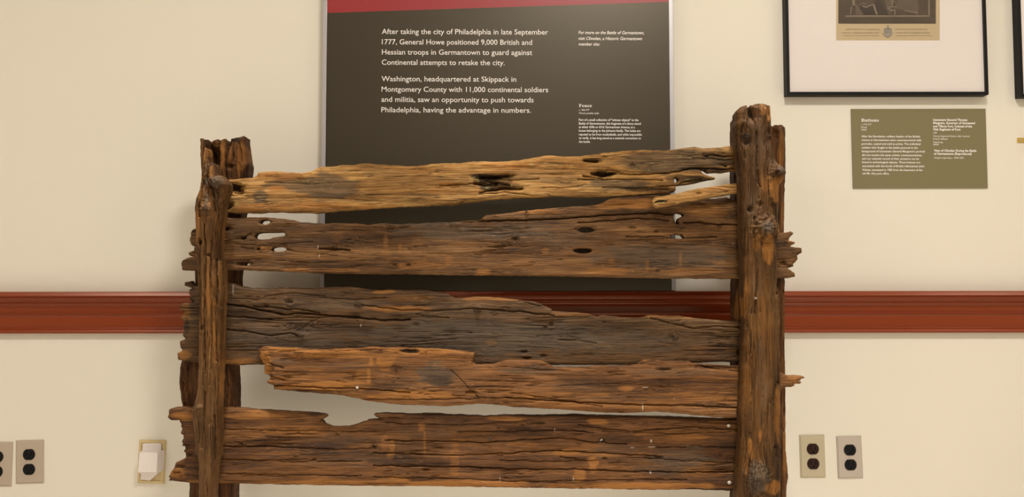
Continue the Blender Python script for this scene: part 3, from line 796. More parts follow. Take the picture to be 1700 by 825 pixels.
end1 = [(1252, 285), (1229.7, 283), (1217.6, 282), (1202.4, 285.2), (1190, 285), (1176.7, 286), (1173.6, 283), (1169.5, 281), (1165.5, 284.2), (1168.5, 288), (1178, 290.6), (1187.3, 293.6), (1188.8, 295.8), (1181, 297.3), (1166, 299.7), (1147.9, 304.2), (1129.7, 306.4), (1121.5, 308.4), (1123.8, 313.5), (1120.6, 317.9), (1111.5, 319.4)]
bot1 = [(1090, 321), (1066, 322.4), (1035.8, 324), (1005.5, 325.5), (978, 326), (960, 325.8), (927.6, 324.4), (892.7, 327.3), (869.4, 327.3), (834.5, 329.6), (805.4, 331.6), (788, 334.5), (770.5, 336.6), (747.3, 338.9), (718.2, 340.4), (689, 341.8), (660, 342.5), (621.8, 345.3), (592.7, 347), (563.6, 349), (546, 351.1), (522.9, 353.4), (499.6, 352), (476.3, 352), (456, 351.1), (432.7, 352.6), (409.4, 352.9), (389, 352.9), (371.6, 352), (345, 351)]
wood('rail', top1 + end1 + bot1, .262, .036, M_W1, fence, seed=11, hw=8, rd=.010, rough=1.15,
     holes=[ell(1173.8, 258.8, 3.2, 1.5), ell(1205.5, 275.2, 2.6, 1.7), ell(1123, 298.6, 3.6, 4.4)],
     cracks=[([(1168, 256), (1200, 258.5), (1236, 260)], 2.0, 8), ([(1240, 281), (1150, 279), (1110, 287), (1060, 290), (985, 286)], 1.7, 9), ([(1100, 299), (1050, 297), (1000, 298), (960, 297.5)], 1.6, 8), ([(1195, 272), (1240, 274)], 1.4, 6),
             ([(1120, 308), (1060, 312), (1000, 310)], 1.4, 6), ([(730, 308), (770, 306), (800, 303), (850, 300)], 1.8, 5), ([(795, 322), (840, 319), (890, 325)], 1.7, 6), ([(400, 330), (520, 327), (640, 334)], 1.1, 3), ([(440, 303), (520, 305), (600, 301)], 1.0, 3),
             ([(810, 298), (870, 299), (895, 296)], 1.4, 5), ([(798, 293), (816, 294), (842, 291)], 4.2, 15), ([(788, 304), (806, 307), (824, 304)], 3.4, 12), ([(797, 319), (838, 312), (866, 314)], 3.0, 11), ([(806, 299), (846, 307)], 2.4, 9), ([(982, 288), (1000, 291), (1020, 288)], 3.4, 14), ([(992, 284), (1012, 281), (1028, 285)], 2.4, 9), ([(970, 266), (992, 268)], 2.6, 9), ([(968, 292), (1000, 296)], 2.2, 9), ([(1150, 262), (1236, 266)], 1.6, 6), ([(1130, 303), (1165, 297)], 1.6, 6), ([(1040, 315), (1110, 314)], 1.4, 5), ([(900, 312), (960, 310)], 1.2, 4)],
     pits=[(386, 311, 17, 6, 16), (396, 318, 8, 4, 12), (378, 340, 8, 8, 9), (812, 294, 22, 4.5, 7), (806, 303, 9, 6, 6), (830, 312, 26, 6, 4.5), (842, 292, 12, 3.5, 5), (755, 308, 14, 4, 3), (1000, 286, 16, 4, 6), (985, 267, 14, 4, 4), (1005, 291, 14, 3.5, 6), (1050, 275, 5, 4, 6), (1003, 261, 9, 3, 4), (1167, 279, 12, 4, 4), (868, 352, 4, 3, 3)],
     knots=[(1123, 298, 9)],
     stain_tones=[('d', 383, 311, 20, 7, .9), ('d', 375, 342, 12, 7, .75), ('g', 545, 310, 60, 24, .75), ('g', 480, 306, 55, 12, .6), ('g', 432, 325, 16, 12, .7), ('o', 470, 292, 45, 9, .6), ('o', 462, 313, 18, 5, .8), ('o', 500, 342, 130, 6, .7), ('o', 410, 345, 34, 6, .8), ('o', 510, 333, 4, 6, .8), ('d', 815, 294, 40, 7, .7), ('d', 822, 309, 42, 9, .55), ('o', 750, 306, 26, 5, .7), ('o', 745, 318, 70, 5, .45),
             ('o', 700, 280, 90, 6, .35), ('o', 955, 275, 32, 9, .4), ('d', 985, 265, 20, 5, .5), ('d', 1000, 287, 26, 5, .6), ('g', 1080, 268, 70, 12, .45), ('g', 900, 290, 70, 18, .3), ('d', 1165, 280, 50, 4, .5), ('d', 1110, 305, 70, 4, .4), ('g', 660, 300, 60, 14, .25), ('d', 820, 336, 80, 2.5, .3), ('g', 1130, 268, 120, 22, .8), ('d', 1150, 298, 48, 9, .55), ('d', 1080, 314, 60, 6, .5), ('g', 1020, 305, 70, 12, .6), ('g', 930, 300, 50, 10, .45), ('d', 1200, 262, 40, 14, .35), ('d', 808, 305, 22, 14, .6), ('o', 840, 275, 60, 6, .6), ('g', 640, 285, 50, 8, .3)])

# --- rail 2
top2 = [(330, 360), (365.8, 360.7), (389, 361.6), (415, 360.4), (441.4, 360.7), (461.8, 362.2), (485, 365), (499.6, 368.6), (517, 370), (540, 370.9), (563.6, 370), (592.7, 370.9), (613, 372.9), (630.5, 370.3), (650.9, 370.9), (662.5, 372.5), (680, 370.9), (703.6, 370.3), (738.5, 368.6), (756, 368), (776.3, 366.5), (798.2, 365), (802.5, 359.8), (808.3, 356.3), (834.5, 354.9), (857.8, 351.4), (873.8, 349), (892.7, 347.6), (921.8, 344.7), (950.9, 342.4), (974, 341.8), (988.7, 339.8), (999.4, 336.6), (1011.5, 330), (1029.7, 327.6), (1051, 326), (1075, 324.5), (1093, 324), (1115, 330), (1150, 333), (1190, 328.5), (1205.5, 326.4), (1217.6, 331.5), (1226.7, 336), (1234, 339), (1290, 352), (1296, 386)]
stub2 = [(1305, 386), (1313.7, 383.3), (1318.8, 387), (1312, 393.5), (1309.4, 399.3), (1321, 401.6), (1320, 404.5), (1312, 408.5), (1325, 410.3), (1331.9, 411.5), (1331.9, 419), (1324.3, 423.7), (1325, 430.9), (1318, 437.5), (1318.5, 442.5), (1307.3, 445.2), (1313, 448.5), (1320, 453), (1321.3, 459.7), (1294.6, 461.8)]
bot2 = [(1232.7, 462.7), (1141.8, 462.4), (1051, 461), (960, 459.4), (921.8, 458.3), (863.6, 457.6), (776, 456.7), (700, 455.8), (592.7, 454.6), (534.5, 453.8), (476.3, 450.9), (418, 448.8), (365.8, 447.5), (322, 449.3), (301.5, 448.6), (299.8, 439), (302, 432), (312, 427.5), (321, 426), (313.5, 424), (311.5, 419.5), (321, 415), (322, 409), (315.5, 405.5), (313.8, 396), (316, 391), (315.5, 385), (318.5, 380.5), (326, 378)]
wood('rail', top2 + stub2 + bot2, .258, .034, M_W2, fence, seed=23, hw=5, rd=.005, rough=.8, je=1.2,
     holes=[ell(439, 368.6, 8.4, 3.7), [(421.6, 391.5), (424.5, 387.3), (432, 385.8), (444, 385.4), (458, 385.3), (467, 385), (472.5, 387), (473, 389.6), (470, 391.8), (462, 392.7), (453, 394), (447, 396.5), (436, 397.3), (426, 397), (422, 394.5)], ell(461.8, 413.8, 12.6, 4.4), ell(428.5, 413, 2.4, 1.8), [(404, 437.5), (409, 436), (414.5, 437.3), (414, 440), (405, 440.4)],
            ell(972.7, 381.8, 12.5, 4.2), ell(967.7, 416.2, 15.5, 4.2),
            [(1119.5, 356.5), (1120.5, 354), (1127, 353.2), (1134, 355), (1135.5, 358.5), (1131, 359.8), (1126.5, 362.5), (1125.2, 367), (1127.5, 371.5), (1124.5, 372.2), (1120.5, 366.5), (1118.6, 361)], [(1112.5, 395.5), (1114.5, 390.5), (1121, 388.6), (1132, 389.5), (1137, 394.8), (1130, 396.3), (1119, 396.2)]],
     cracks=[([(738, 369), (790, 367.5), (850, 366), (930, 363), (985, 358.5), (1045, 355.5), (1080, 353), (1118, 356)], 1.9, 10), ([(1135, 370), (1160, 369), (1190, 373), (1234, 372)], 1.8, 9), ([(960, 369.5), (1020, 366), (1060, 362), (1110, 366)], 1.6, 7), ([(1040, 392.5), (1112, 393), (1140, 395), (1190, 393.5)], 1.3, 6), ([(530, 413), (560, 414), (580, 415)], 2.0, 6), ([(415, 387), (400, 396), (372, 400)], 1.2, 4),
             ([(470, 413), (500, 419), (560, 424)], 1.0, 3), ([(420, 413), (400, 410)], 1.2, 3), ([(366, 404), (440, 407), (520, 401)], 1.0, 3), ([(366, 433), (430, 430), (520, 436), (640, 431)], .9, 2.5), ([(620, 377), (650, 380), (680, 376)], 1.3, 4), ([(700, 420), (800, 424), (900, 420)], .8, 2), ([(985, 440), (1090, 437), (1230, 441)], .9, 2.5)],
     pits=[(403, 395.5, 5, 3, 7), (404, 438, 11, 3, 7), (552, 413.5, 9, 3, 7), (855.5, 396.3, 5, 3.4, 7), (654, 441, 6, 5, 5), (678, 440, 4, 3, 4), (370, 379, 12, 4, 10), (440, 390, 24, 8, 4), (461, 414, 20, 7, 3), (972, 382, 20, 6, 3), (1090, 385, 4, 2.5, 5), (1010, 405, 13, 4, 3), (1050, 378, 6, 2.5, 4), (668, 377, 8, 4, 4), (632, 376, 12, 4, 3), (1300, 437, 5, 4, 6)],
     bumps=[(760, 372, 5, 3, 2.5), (874, 351, 4, 3, 3), (1192, 374, 8, 4, 2.5)],
     knots=[(855.5, 395, 6), (1219, 407, 6), (655, 440, 7), (1193, 374, 6), (750, 372, 5), (650, 378, 9)],
     stain_tones=[('o', 640, 420, 10, 12, .25), ('o', 905, 417, 9, 9, .4), ('o', 800, 452, 16, 8, .5), ('o', 745, 432, 10, 10, .35), ('o', 530, 448, 90, 6, .4), ('o', 560, 388, 14, 20, .25), ('o', 440, 412, 16, 3, .7), ('g', 900, 345, 90, 12, .2), ('g', 800, 385, 160, 16, .55), ('g', 1080, 415, 110, 12, .45), ('g', 700, 372, 120, 5, .6), ('d', 1060, 350, 40, 12, .0), ('d', 972, 380, 22, 6, .4), ('o', 1130, 400, 60, 5, .25), ('o', 1010, 450, 50, 7, .4), ('o', 1150, 450, 70, 8, .35),
             ('d', 470, 390, 12, 5, .4), ('d', 368, 380, 14, 4, .6), ('o', 820, 405, 300, 3, .2), ('o', 1316, 400, 16, 12, .4), ('d', 570, 414, 20, 3, .35), ('g', 420, 375, 60, 10, .2), ('l', 528, 410, .8, 3, .7), ('l', 530, 424, .8, 2.5, .6), ('o', 1040, 338, 70, 11, .55), ('o', 900, 352, 60, 5, .5), ('o', 1175, 350, 50, 12, .4), ('d', 1060, 352, 70, 5, .4), ('g', 1100, 425, 130, 26, .55), ('g', 930, 400, 60, 14, .4), ('d', 560, 400, 60, 7, .3), ('o', 690, 440, 60, 9, .4), ('o', 640, 400, 6, 14, .36), ('o', 664, 412, 3, 12, .36), ('o', 1075, 440, 4, 14, .36), ('o', 1130, 432, 4, 16, .36), ('o', 1015, 436, 10, 10, .4)])

# --- loose broken slat lying against rail 2
slat = [(1082.5, 333), (1087, 327), (1117, 322.5), (1154, 313.3), (1196, 307.3), (1232, 302.2), (1244, 301), (1244, 317), (1226.7, 320.3), (1202.4, 324.5), (1172, 330), (1141.8, 334.5), (1111.5, 341.5), (1090.3, 345.2), (1084.8, 340.6)]
wood('broken_slat', slat, .2835, .020, M_W1, fence, seed=31, hw=6, rd=.006, rough=.6, jl=.6, je=1.4,
     pits=[(1161, 321.5, 4, 2.5, 4), (1206, 318, 4, 2, 3)], cracks=[([(1088, 336), (1110, 332)], 1.4, 4), ([(1110, 336), (1170, 326), (1236, 311)], .9, 2)],
     stain_tones=[('o', 1190, 313, 50, 7, .35), ('d', 1098, 334, 12, 3, .6), ('o', 1110, 341, 24, 3, .6)])

# --- rail 3 (grey)
top3 = [(322, 474), (345, 472), (365.8, 471), (383.3, 470.2), (397.8, 474.5), (418, 478), (447.3, 478.9), (464.7, 476.6), (485, 477.5), (511, 478), (534.5, 476.9), (569.4, 476), (592.7, 476.9), (616, 480.4), (630.5, 482.7), (650.9, 479.8), (680, 480.9), (700, 481.2), (712.4, 481.8), (729.8, 484.7), (744.4, 487), (750, 492), (756, 494.3), (770.5, 494), (796.7, 492), (834.5, 494), (846, 496.4), (886.9, 500.7), (898.5, 505), (915, 512.5), (917.4, 516), (950.9, 518.2), (977.5, 520.6), (988, 524.5), (992, 525.5), (1000.7, 523.4), (1032.7, 526.3), (1067.6, 527.5), (1076.4, 523.4), (1111, 524), (1134.5, 524.6), (1163.6, 529.2), (1192.7, 531.3), (1236.4, 534.8), (1275, 537)]
bot3 = [(1275, 600), (1236, 601), (1222, 601), (1192.7, 601), (1157.8, 602.5), (1100, 606), (900, 606), (700, 607), (560, 607), (432.7, 605.4), (397.8, 606.3), (364.4, 604), (326, 602), (310, 600.5), (293.8, 597.7), (292.6, 587), (301, 582.5), (298.6, 577), (297, 567), (307, 563), (302.5, 557), (304.5, 549), (302, 541), (306, 537), (298.6, 528), (304, 519), (298.5, 514.5), (297, 506.5), (302, 503.5), (320, 503), (321, 499), (313.5, 499), (313, 480), (318, 478.5), (304.5, 474), (305.5, 468), (316, 466.5)]
wood('rail', top3 + bot3, .250, .030, M_W3, fence, seed=37, hw=6, rd=.006, rough=.85, je=2.2,
     holes=[],
     cracks=[([(366, 504), (400, 508), (430, 514), (470, 522), (500, 520), (545, 524), (580, 526), (640, 532), (680, 530)], 2.0, 9), ([(420, 508), (470, 512), (510, 515), (530, 520)], 1.5, 6), ([(366, 524), (420, 528), (450, 530)], 1.5, 5), ([(366, 546), (420, 552), (450, 558), (480, 552), (495, 558)], 1.4, 5), ([(600, 506), (660, 514), (720, 516), (780, 512), (860, 517), (920, 524)], 1.5, 6), ([(530, 494), (590, 497), (640, 494)], 1.1, 4), ([(690, 522), (745, 528), (700, 524)], 1.2, 4),
             ([(860, 500), (900, 508), (917, 514)], 1.2, 4), ([(1080, 528), (1150, 545), (1190, 541), (1236, 545)], 1.4, 5), ([(930, 563), (978, 567), (990, 570)], 1.2, 3.5), ([(440, 492), (480, 486), (540, 492)], 1.1, 3), ([(495, 548), (515, 535), (530, 528)], 1.2, 3), ([(1000, 535), (1070, 537), (1130, 532)], 1.0, 3)],
     pits=[(480, 501, 7, 3, 5), (440, 508, 6, 3, 4), (915, 538, 4, 3.5, 6), (905, 543, 3, 2, 4), (870, 584, 6, 2, 4), (902, 591, 5, 2.5, 5), (874, 595, 7, 2, 4), (1113, 560, 5, 4, 3), (1232, 585, 7, 5, 9), (704, 497, 8, 3, 3), (690, 539, 5, 3, 3), (1135, 539, 3, 2, 3), (1210, 560, 5, 2, 3), (590, 525, 8, 5, 3), (503, 548, 8, 6, 2.5), (322, 470, 8, 6, 5)],
     bumps=[(793, 512, 6, 5, 3), (595, 503, 6, 4, 2)],
     knots=[(793, 513, 8), (595, 504, 8), (1120, 560, 7), (498, 552, 10), (482, 504, 8)],
     stain_tones=[('g', 800, 560, 260, 34, .75), ('g', 480, 560, 140, 30, .5), ('g', 1020, 570, 150, 24, .5), ('g', 560, 505, 120, 14, .4), ('o', 660, 512, 60, 7, .5), ('o', 640, 484, 24, 4, .6), ('o', 395, 600, 40, 6, .5), ('o', 820, 496, 60, 4, .4), ('o', 950, 521, 60, 4, .4), ('o', 1120, 526, 80, 4, .45), ('o', 815, 568, 12, 6, .25), ('o', 690, 495, 40, 6, .3), ('o', 1180, 580, 50, 10, .3), ('o', 306, 520, 14, 20, .4), ('o', 305, 590, 14, 10, .5), ('d', 590, 525, 12, 4, .4), ('l', 599, 541, .7, 3, .7), ('l', 387, 476, 1, 22, .3), ('d', 310, 540, 6, 16, .4)])

# --- rail 4 (rust, front of rail 3)
poly4 = [(428.4, 578.5), (434, 575.8), (444.3, 575.2), (464.7, 577), (488, 577.2), (511, 579.8), (534.5, 580.7), (563.6, 578.7), (601.4, 577.8), (613, 575.5), (636, 577), (665.4, 577.2), (689, 577.8), (718, 578.7), (756, 581.6), (786.5, 586), (788, 593.8), (785, 600.5), (790.9, 605.4), (817, 604.9), (831.6, 601), (840.3, 598.2), (863.6, 597.6), (898.5, 598.2), (907.3, 602), (918.9, 609.8), (951, 610.4), (980, 609), (1000, 607.8), (1032.7, 607.8), (1060.5, 605.2), (1064, 600.5), (1067.6, 598), (1082, 597.3), (1105.5, 599), (1134.5, 600.2), (1146, 600.5), (1155, 604), (1190, 606.5), (1225, 607.5), (1240, 608), (1290, 612), (1300, 620), (1309, 623.5), (1322, 623.6), (1335, 624.4), (1338, 627.3), (1330, 629.5), (1332, 631.6), (1326, 633.2), (1333.8, 634.5), (1329, 637.5), (1318, 637.6), (1322, 640), (1315, 642.7), (1300, 644.5), (1270, 694), (1235, 694.5), (1192.7, 693.6), (1163.6, 690.7), (1123, 686.3), (1091, 684), (1056, 685.5), (1032.7, 686.3), (997.8, 685.5), (960, 682.5), (950.9, 681.9), (892.7, 678.2), (849, 676), (837.4, 673.8), (817, 671.8), (791, 670.9), (776.3, 672.3), (756, 673.8), (738.5, 675.2), (703.6, 673.2), (660, 672.3), (651, 670.9), (613, 666.5), (589.8, 661.3), (563.6, 656.3), (511, 652), (476.3, 649), (455, 646.5), (452.5, 640), (441.5, 635.4), (447.3, 629), (446.5, 624.5), (437.5, 620), (438.5, 609.5), (435.5, 602), (429.5, 592), (427, 585)]
wood('rail', poly4, .279, .027, M_W4, fence, seed=41, hw=7, rd=.008, rough=.85, je=2.6,
     cracks=[([(455, 640), (540, 644), (600, 645), (680, 652)], 1.4, 6), ([(590, 662), (660, 664), (760, 662), (850, 660)], 1.3, 4), ([(840, 660), (960, 668), (1060, 672), (1150, 673), (1236, 678)], 1.7, 7), ([(748, 614), (770, 635), (795, 660)], .8, 3), ([(850, 652), (930, 664), (1000, 675)], 1.0, 4), ([(445, 602), (470, 611)], 1.5, 4), ([(442, 622), (470, 631)], 1.5, 4), ([(1160, 606), (1190, 613), (1236, 618)], 1.3, 5), ([(480, 579), (560, 583), (640, 580)], 1.1, 3), ([(930, 640), (1010, 636), (1100, 640)], .8, 2)],
     pits=[(680, 583, 16, 4, 6), (658, 610, 6, 3, 4), (782, 651, 8, 2.5, 6), (1102, 613, 11, 2, 5), (1032, 684, 5, 3, 6), (501, 594, 3, 3, 3), (1200, 609, 45, 5, 7), (436, 600, 8, 8, 4), (445, 615, 8, 5, 4), (540, 592, 30, 4, 2)],
     bumps=[(515, 586, 40, 6, 2)],
     knots=[(658, 610, 6), (501, 595, 4)],
     stain_tones=[('o', 560, 586, 90, 7, .7), ('o', 700, 584, 80, 7, .6), ('o', 640, 600, 18, 20, .55), ('o', 540, 640, 90, 9, .7), ('o', 680, 655, 90, 9, .6), ('o', 600, 634, 14, 26, .4), ('o', 440, 600, 12, 24, .7), ('d', 680, 583, 18, 4, .8), ('g', 720, 615, 30, 18, .55), ('g', 880, 615, 60, 10, .5), ('g', 1120, 618, 90, 10, .4), ('g', 990, 640, 90, 8, .3), ('o', 1040, 645, 14, 7, .5), ('o', 1010, 655, 200, 6, .3), ('d', 510, 618, 40, 4, .3), ('o', 470, 580, 30, 6, .6), ('l', 1067, 676, .7, 7, .8), ('l', 1071, 643, 5, .8, .6), ('l', 1119, 662, 2, .8, .6), ('g', 560, 605, 60, 8, .3), ('d', 1185, 610, 50, 4, .4), ('o', 850, 655, 200, 5, .35), ('o', 1320, 630, 14, 8, .3), ('g', 725, 622, 36, 22, .8), ('d', 730, 630, 30, 12, .35), ('d', 960, 626, 60, 9, .35), ('d', 1100, 634, 70, 8, .35), ('o', 616, 600, 5, 9, .9), ('o', 628, 598, 4, 7, .9), ('o', 612, 625, 5, 14, .7), ('o', 560, 590, 130, 5, .6), ('o', 1160, 660, 70, 9, .4), ('g', 470, 600, 30, 9, .4)])

# --- rail 5 (bottom)
poly5 = [(277.5, 686), (279, 680), (287, 677), (317, 677), (357.7, 676.4), (396.4, 678.6), (441.8, 681.8), (464.5, 683), (503, 685.4), (522.9, 687), (538, 688.6), (541.4, 691.6), (539, 694.5), (534, 696.8), (532, 698.5), (535, 700.5), (537.5, 705), (548, 709), (560, 709.8), (575, 709.5), (585, 707.5), (594, 704), (601, 701.5), (608, 700), (609, 698), (618, 697.2), (628, 697.3), (634, 697), (629, 695.4), (624, 692.5), (620, 689), (621, 687.5), (626, 687.6), (639, 686.6), (660, 687.6), (689, 688.6), (718, 687.8), (762, 689.8), (805.4, 691.8), (849, 689.8), (892.7, 690.7), (951, 689.2), (1000, 690.6), (1024.8, 691.3), (1074.5, 692), (1124, 693.3), (1169, 695), (1188.8, 695.8), (1233.5, 695.8), (1280, 697), (1280, 817), (1227, 816.3), (1198.8, 815.5), (1149, 813.8), (1074.5, 814.3), (1000, 812.5), (951, 812), (830, 810.3), (760, 809), (700, 808), (620, 808), (560, 806.8), (487, 806), (396.4, 803.6), (326, 803), (300, 801), (279, 799), (278, 791.5), (287, 777.5), (289.5, 768.5), (303, 763.6), (309, 757), (318, 755), (307, 753.5), (303, 748.5), (310, 744.5), (300, 741), (301, 734), (304, 727), (298, 718), (300.5, 711.5), (295.5, 698.5), (281, 698.5), (277, 692)]
wood('rail', poly5, .262, .036, M_W5, fence, seed=53, hw=8, rd=.009, rough=.75, je=2.4,
     holes=[ell(999.5, 732.5, 3.4, 2.6), ell(621, 742, 2.6, 1.8)],
     cracks=[([(640, 702), (760, 706), (850, 700), (905, 703)], 1.2, 4), ([(760, 717), (860, 716), (930, 714), (985, 718)], 1.2, 5), ([(640, 731), (720, 732), (800, 735), (860, 731), (930, 727), (990, 735), (1040, 737)], 1.4, 6), ([(620, 752), (760, 756), (850, 752), (920, 748), (1000, 752), (1090, 757)], 1.4, 5.5), ([(620, 773), (760, 775), (860, 779), (950, 779), (1030, 782), (1150, 784), (1230, 783)], 1.4, 6), ([(830, 764), (920, 766), (990, 764)], 1.1, 4), ([(930, 758), (970, 764)], 1.2, 4), ([(620, 792), (740, 794), (880, 800), (1000, 797), (1140, 796)], 1.1, 4), ([(960, 705), (1000, 712), (1060, 716), (1140, 709), (1232, 714)], 1.2, 5), ([(1090, 743), (1160, 741), (1232, 744)], 1.0, 4), ([(1070, 760), (1150, 765), (1232, 770)], 1.1, 4), ([(360, 712), (460, 714), (560, 716), (640, 716)], 1.0, 4), ([(360, 740), (460, 742), (560, 746), (620, 744)], 1.1, 4.5), ([(360, 762), (480, 766), (600, 766)], 1.1, 4), ([(360, 786), (470, 788), (600, 790)], 1.0, 3.5), ([(1000, 716), (1120, 720), (1232, 716)], 1.0, 3.5)],
     pits=[(728, 743, 9, 1.8, 5), (707, 780, 6, 2, 5), (1094, 759, 6, 2.5, 6), (930, 748, 3, 2, 4), (1004, 761, 4, 1.8, 4), (830, 756, 6, 1.8, 3), (399, 737, 3, 2, 3), (521, 763, 4, 2, 4), (494, 718, 4, 2, 3), (560, 722, 3, 2, 3), (534, 701, 4, 5, 6), (650, 694, 20, 2, 4), (1196, 755, 4, 2.5, 3), (520, 686, 20, 4, 3), (300, 745, 8, 5, 4), (298, 775, 9, 3, 4), (292, 785, 8, 2, 4)],
     knots=[(1196, 755, 5)],
     stain_tones=[('o', 760, 803, 130, 8, .75), ('o', 560, 800, 140, 6, .5), ('o', 1060, 807, 190, 7, .8), ('o', 650, 798, 40, 9, .7), ('o', 960, 790, 14, 14, .6), ('o', 990, 700, 24, 7, .6), ('o', 640, 735, 10, 16, .4), ('o', 648, 756, 8, 12, .45), ('o', 755, 760, 10, 50, .3), ('o', 700, 708, 8, 10, .5), ('o', 840, 695, 40, 5, .5), ('o', 1110, 725, 70, 12, .35), ('o', 1170, 784, 60, 12, .35), ('o', 420, 690, 70, 9, .45), ('o', 500, 720, 70, 8, .3), ('o', 350, 800, 60, 5, .5), ('o', 305, 690, 28, 9, .55), ('o', 295, 785, 18, 12, .5), ('g', 700, 720, 60, 12, .4), ('g', 1100, 780, 60, 10, .5), ('g', 560, 760, 160, 20, .25), ('g', 860, 735, 80, 10, .3), ('g', 1030, 745, 60, 10, .35), ('d', 522, 688, 19, 3, .5), ('l', 705, 750, .8, 24, .0),
             ('l', 1082, 742, 6, .8, .5), ('l', 1081, 732, 1.4, 3, .6), ('l', 1050, 743, 4, .8, .5), ('l', 1080, 784, 1.2, 3, .6), ('l', 830, 796, 1, 4, .5), ('l', 921, 714, 1, 3, .8), ('l', 952, 796, 1, 3, .8), ('o', 900, 755, 300, 3, .25), ('o', 705, 735, 3, 26, .5), ('o', 651, 745, 5, 24, .5), ('o', 940, 752, 30, 7, .5), ('o', 985, 770, 10, 16, .6), ('o', 870, 738, 40, 5, .4), ('d', 680, 765, 90, 10, .35), ('d', 880, 790, 90, 8, .3), ('d', 480, 745, 90, 10, .3), ('g', 1130, 760, 70, 22, .45), ('o', 1140, 726, 50, 7, .45)])
# the broken lower-left flank of the notch and the tongue stay part of the plank outline above

# --- rear posts
fr = .228
fy = foot(fr)
rearL = [(328, 227.7), (332, 228), (341, 229.5), (345.5, 233), (347, 239), (349, 232), (357, 228.6), (362, 232), (364.5, 229.5), (370, 227.4), (373, 233), (375.8, 243.5), (377.6, 233), (380, 227.7), (386, 227), (393, 225), (398, 224), (401, 222.4), (403.8, 225), (403.6, 233), (406, 251), (409.5, 273), (409, 284), (407, 295), (401, 335), (398, 355), (393.5, 400), (392, 450), (389, 530), (386, 607), (387.5, 640), (387, 675), (386, 740), (385, 809), (384, fy), (312, fy), (310, 805), (300, 720), (298.6, 675), (292.9, 641), (294.5, 610), (297.5, 598), (305, 560), (313, 500), (319.5, 468), (319.5, 440), (324, 380), (329, 320), (330, 285), (328.5, 250)]
wood('rear_post', rearL, fr, .075, M_WR, fence, grain='v', step=1.7, seed=61, hw=16, rd=.022, rough=1.6, jl=1.0, je=1.6,
     cracks=[([(376, 240), (374, 262), (375, 300)], 2.2, 18), ([(347, 238), (349, 260), (352, 300)], 2.6, 16), ([(363, 232), (361, 260), (362, 290)], 1.6, 9), ([(388, 232), (386, 260), (383, 295)], 1.5, 6), ([(396, 235), (399, 262), (398, 295)], 1.5, 7), ([(376, 620), (378, 650), (375, 676)], 1.5, 6), ([(304, 612), (302, 650), (306, 674)], 1.5, 6), ([(312, 606), (310, 650)], 1.3, 5), ([(368, 610), (370, 675)], 1.3, 5)],
     pits=[(355, 262, 8, 22, 26), (383, 276, 7, 3, 7), (379, 235, 5, 9, 9), (371, 645, 5, 8, 5), (346, 250, 5, 16, 10), (301, 640, 6, 8, 5)],
     knots=[(385, 275, 7), (372, 648, 8)],
     stain_tones=[('o', 368, 255, 6, 30, .55), ('o', 400, 262, 8, 34, .55), ('o', 383, 262, 6, 30, .35), ('o', 333, 255, 5, 30, .5), ('d', 386, 231, 14, 6, .55), ('g', 395, 228, 12, 5, .4), ('o', 380, 645, 5, 34, .3), ('d', 355, 262, 7, 30, .5), ('o', 308, 640, 10, 34, .2)])
rearR = [(1222, 196), (1226, 190), (1240, 187), (1262, 190), (1280, 204), (1286, 208), (1290, 204.5), (1296, 205.2), (1301, 204), (1303, 206.5), (1307, 209.4), (1308, 277), (1306.5, 310), (1305.5, 341), (1305, 383), (1306.5, 464), (1306, 520), (1306, 576), (1307.6, 646), (1308, 749), (1311, 778), (1312.8, 794), (1310, 806), (1309, 825), (1308, 900), (1309, fy), (1224, fy), (1221.5, 800), (1222, 600), (1222.5, 470), (1222, 400), (1221.5, 300)]
wood('rear_post', rearR, fr, .075, M_WR, fence, grain='v', step=1.7, seed=67, hw=16, rd=.020, rough=1.3, jl=.8, je=1.6,
     cracks=[([(1228, 480), (1230, 520), (1227, 560)], 1.4, 5), ([(1301, 480), (1300, 560)], 1.5, 6), ([(1303, 640), (1304, 760)], 1.3, 5), ([(1299, 220), (1300, 280)], 1.2, 3)],
     pits=[(1288, 222, 4, 10, 10), (1304, 716, 4, 4, 4), (1310, 795, 4, 5, 5)],
     stain_tones=[('o', 1298, 250, 8, 40, .45), ('o', 1228, 505, 6, 40, .5), ('o', 1303, 520, 5, 60, .4), ('o', 1305, 740, 6, 70, .5), ('g', 1300, 225, 8, 18, .4), ('o', 1302, 360, 5, 40, .3)])

# --- front posts
fr = .345
fy = foot(fr)
frontL = [(331, 288), (332.5, 274), (334, 252), (336.8, 242), (340.5, 245.5), (341.6, 262), (343.6, 271), (346.5, 267.2), (351.5, 269), (354.5, 283), (356, 292), (359.5, 290.5), (363, 289.3), (367, 293), (371.8, 298.6), (375.8, 304), (374.8, 315), (371, 324), (366.5, 342), (365.5, 360), (362, 380), (360, 405), (359.4, 428), (364.5, 433.6), (365.8, 450), (365.5, 500), (363.6, 541), (362, 600), (361, 632), (359, 677), (358.8, 720), (358, 757), (355.8, 761), (353.5, 768), (350.5, 800), (349.5, 825), (349, fy), (323, fy), (325.5, 825), (325.8, 770), (324, 758), (319.3, 753), (319, 722.7), (316, 700), (314.7, 682), (318, 672.7), (322, 658), (325, 645), (326, 586), (327, 495), (324, 460), (322.7, 520), (322.5, 430), (321.3, 400), (320.5, 370), (319.2, 346), (321, 328), (328, 314)]
frontL = [p for p in frontL if p != (322.7, 520)]
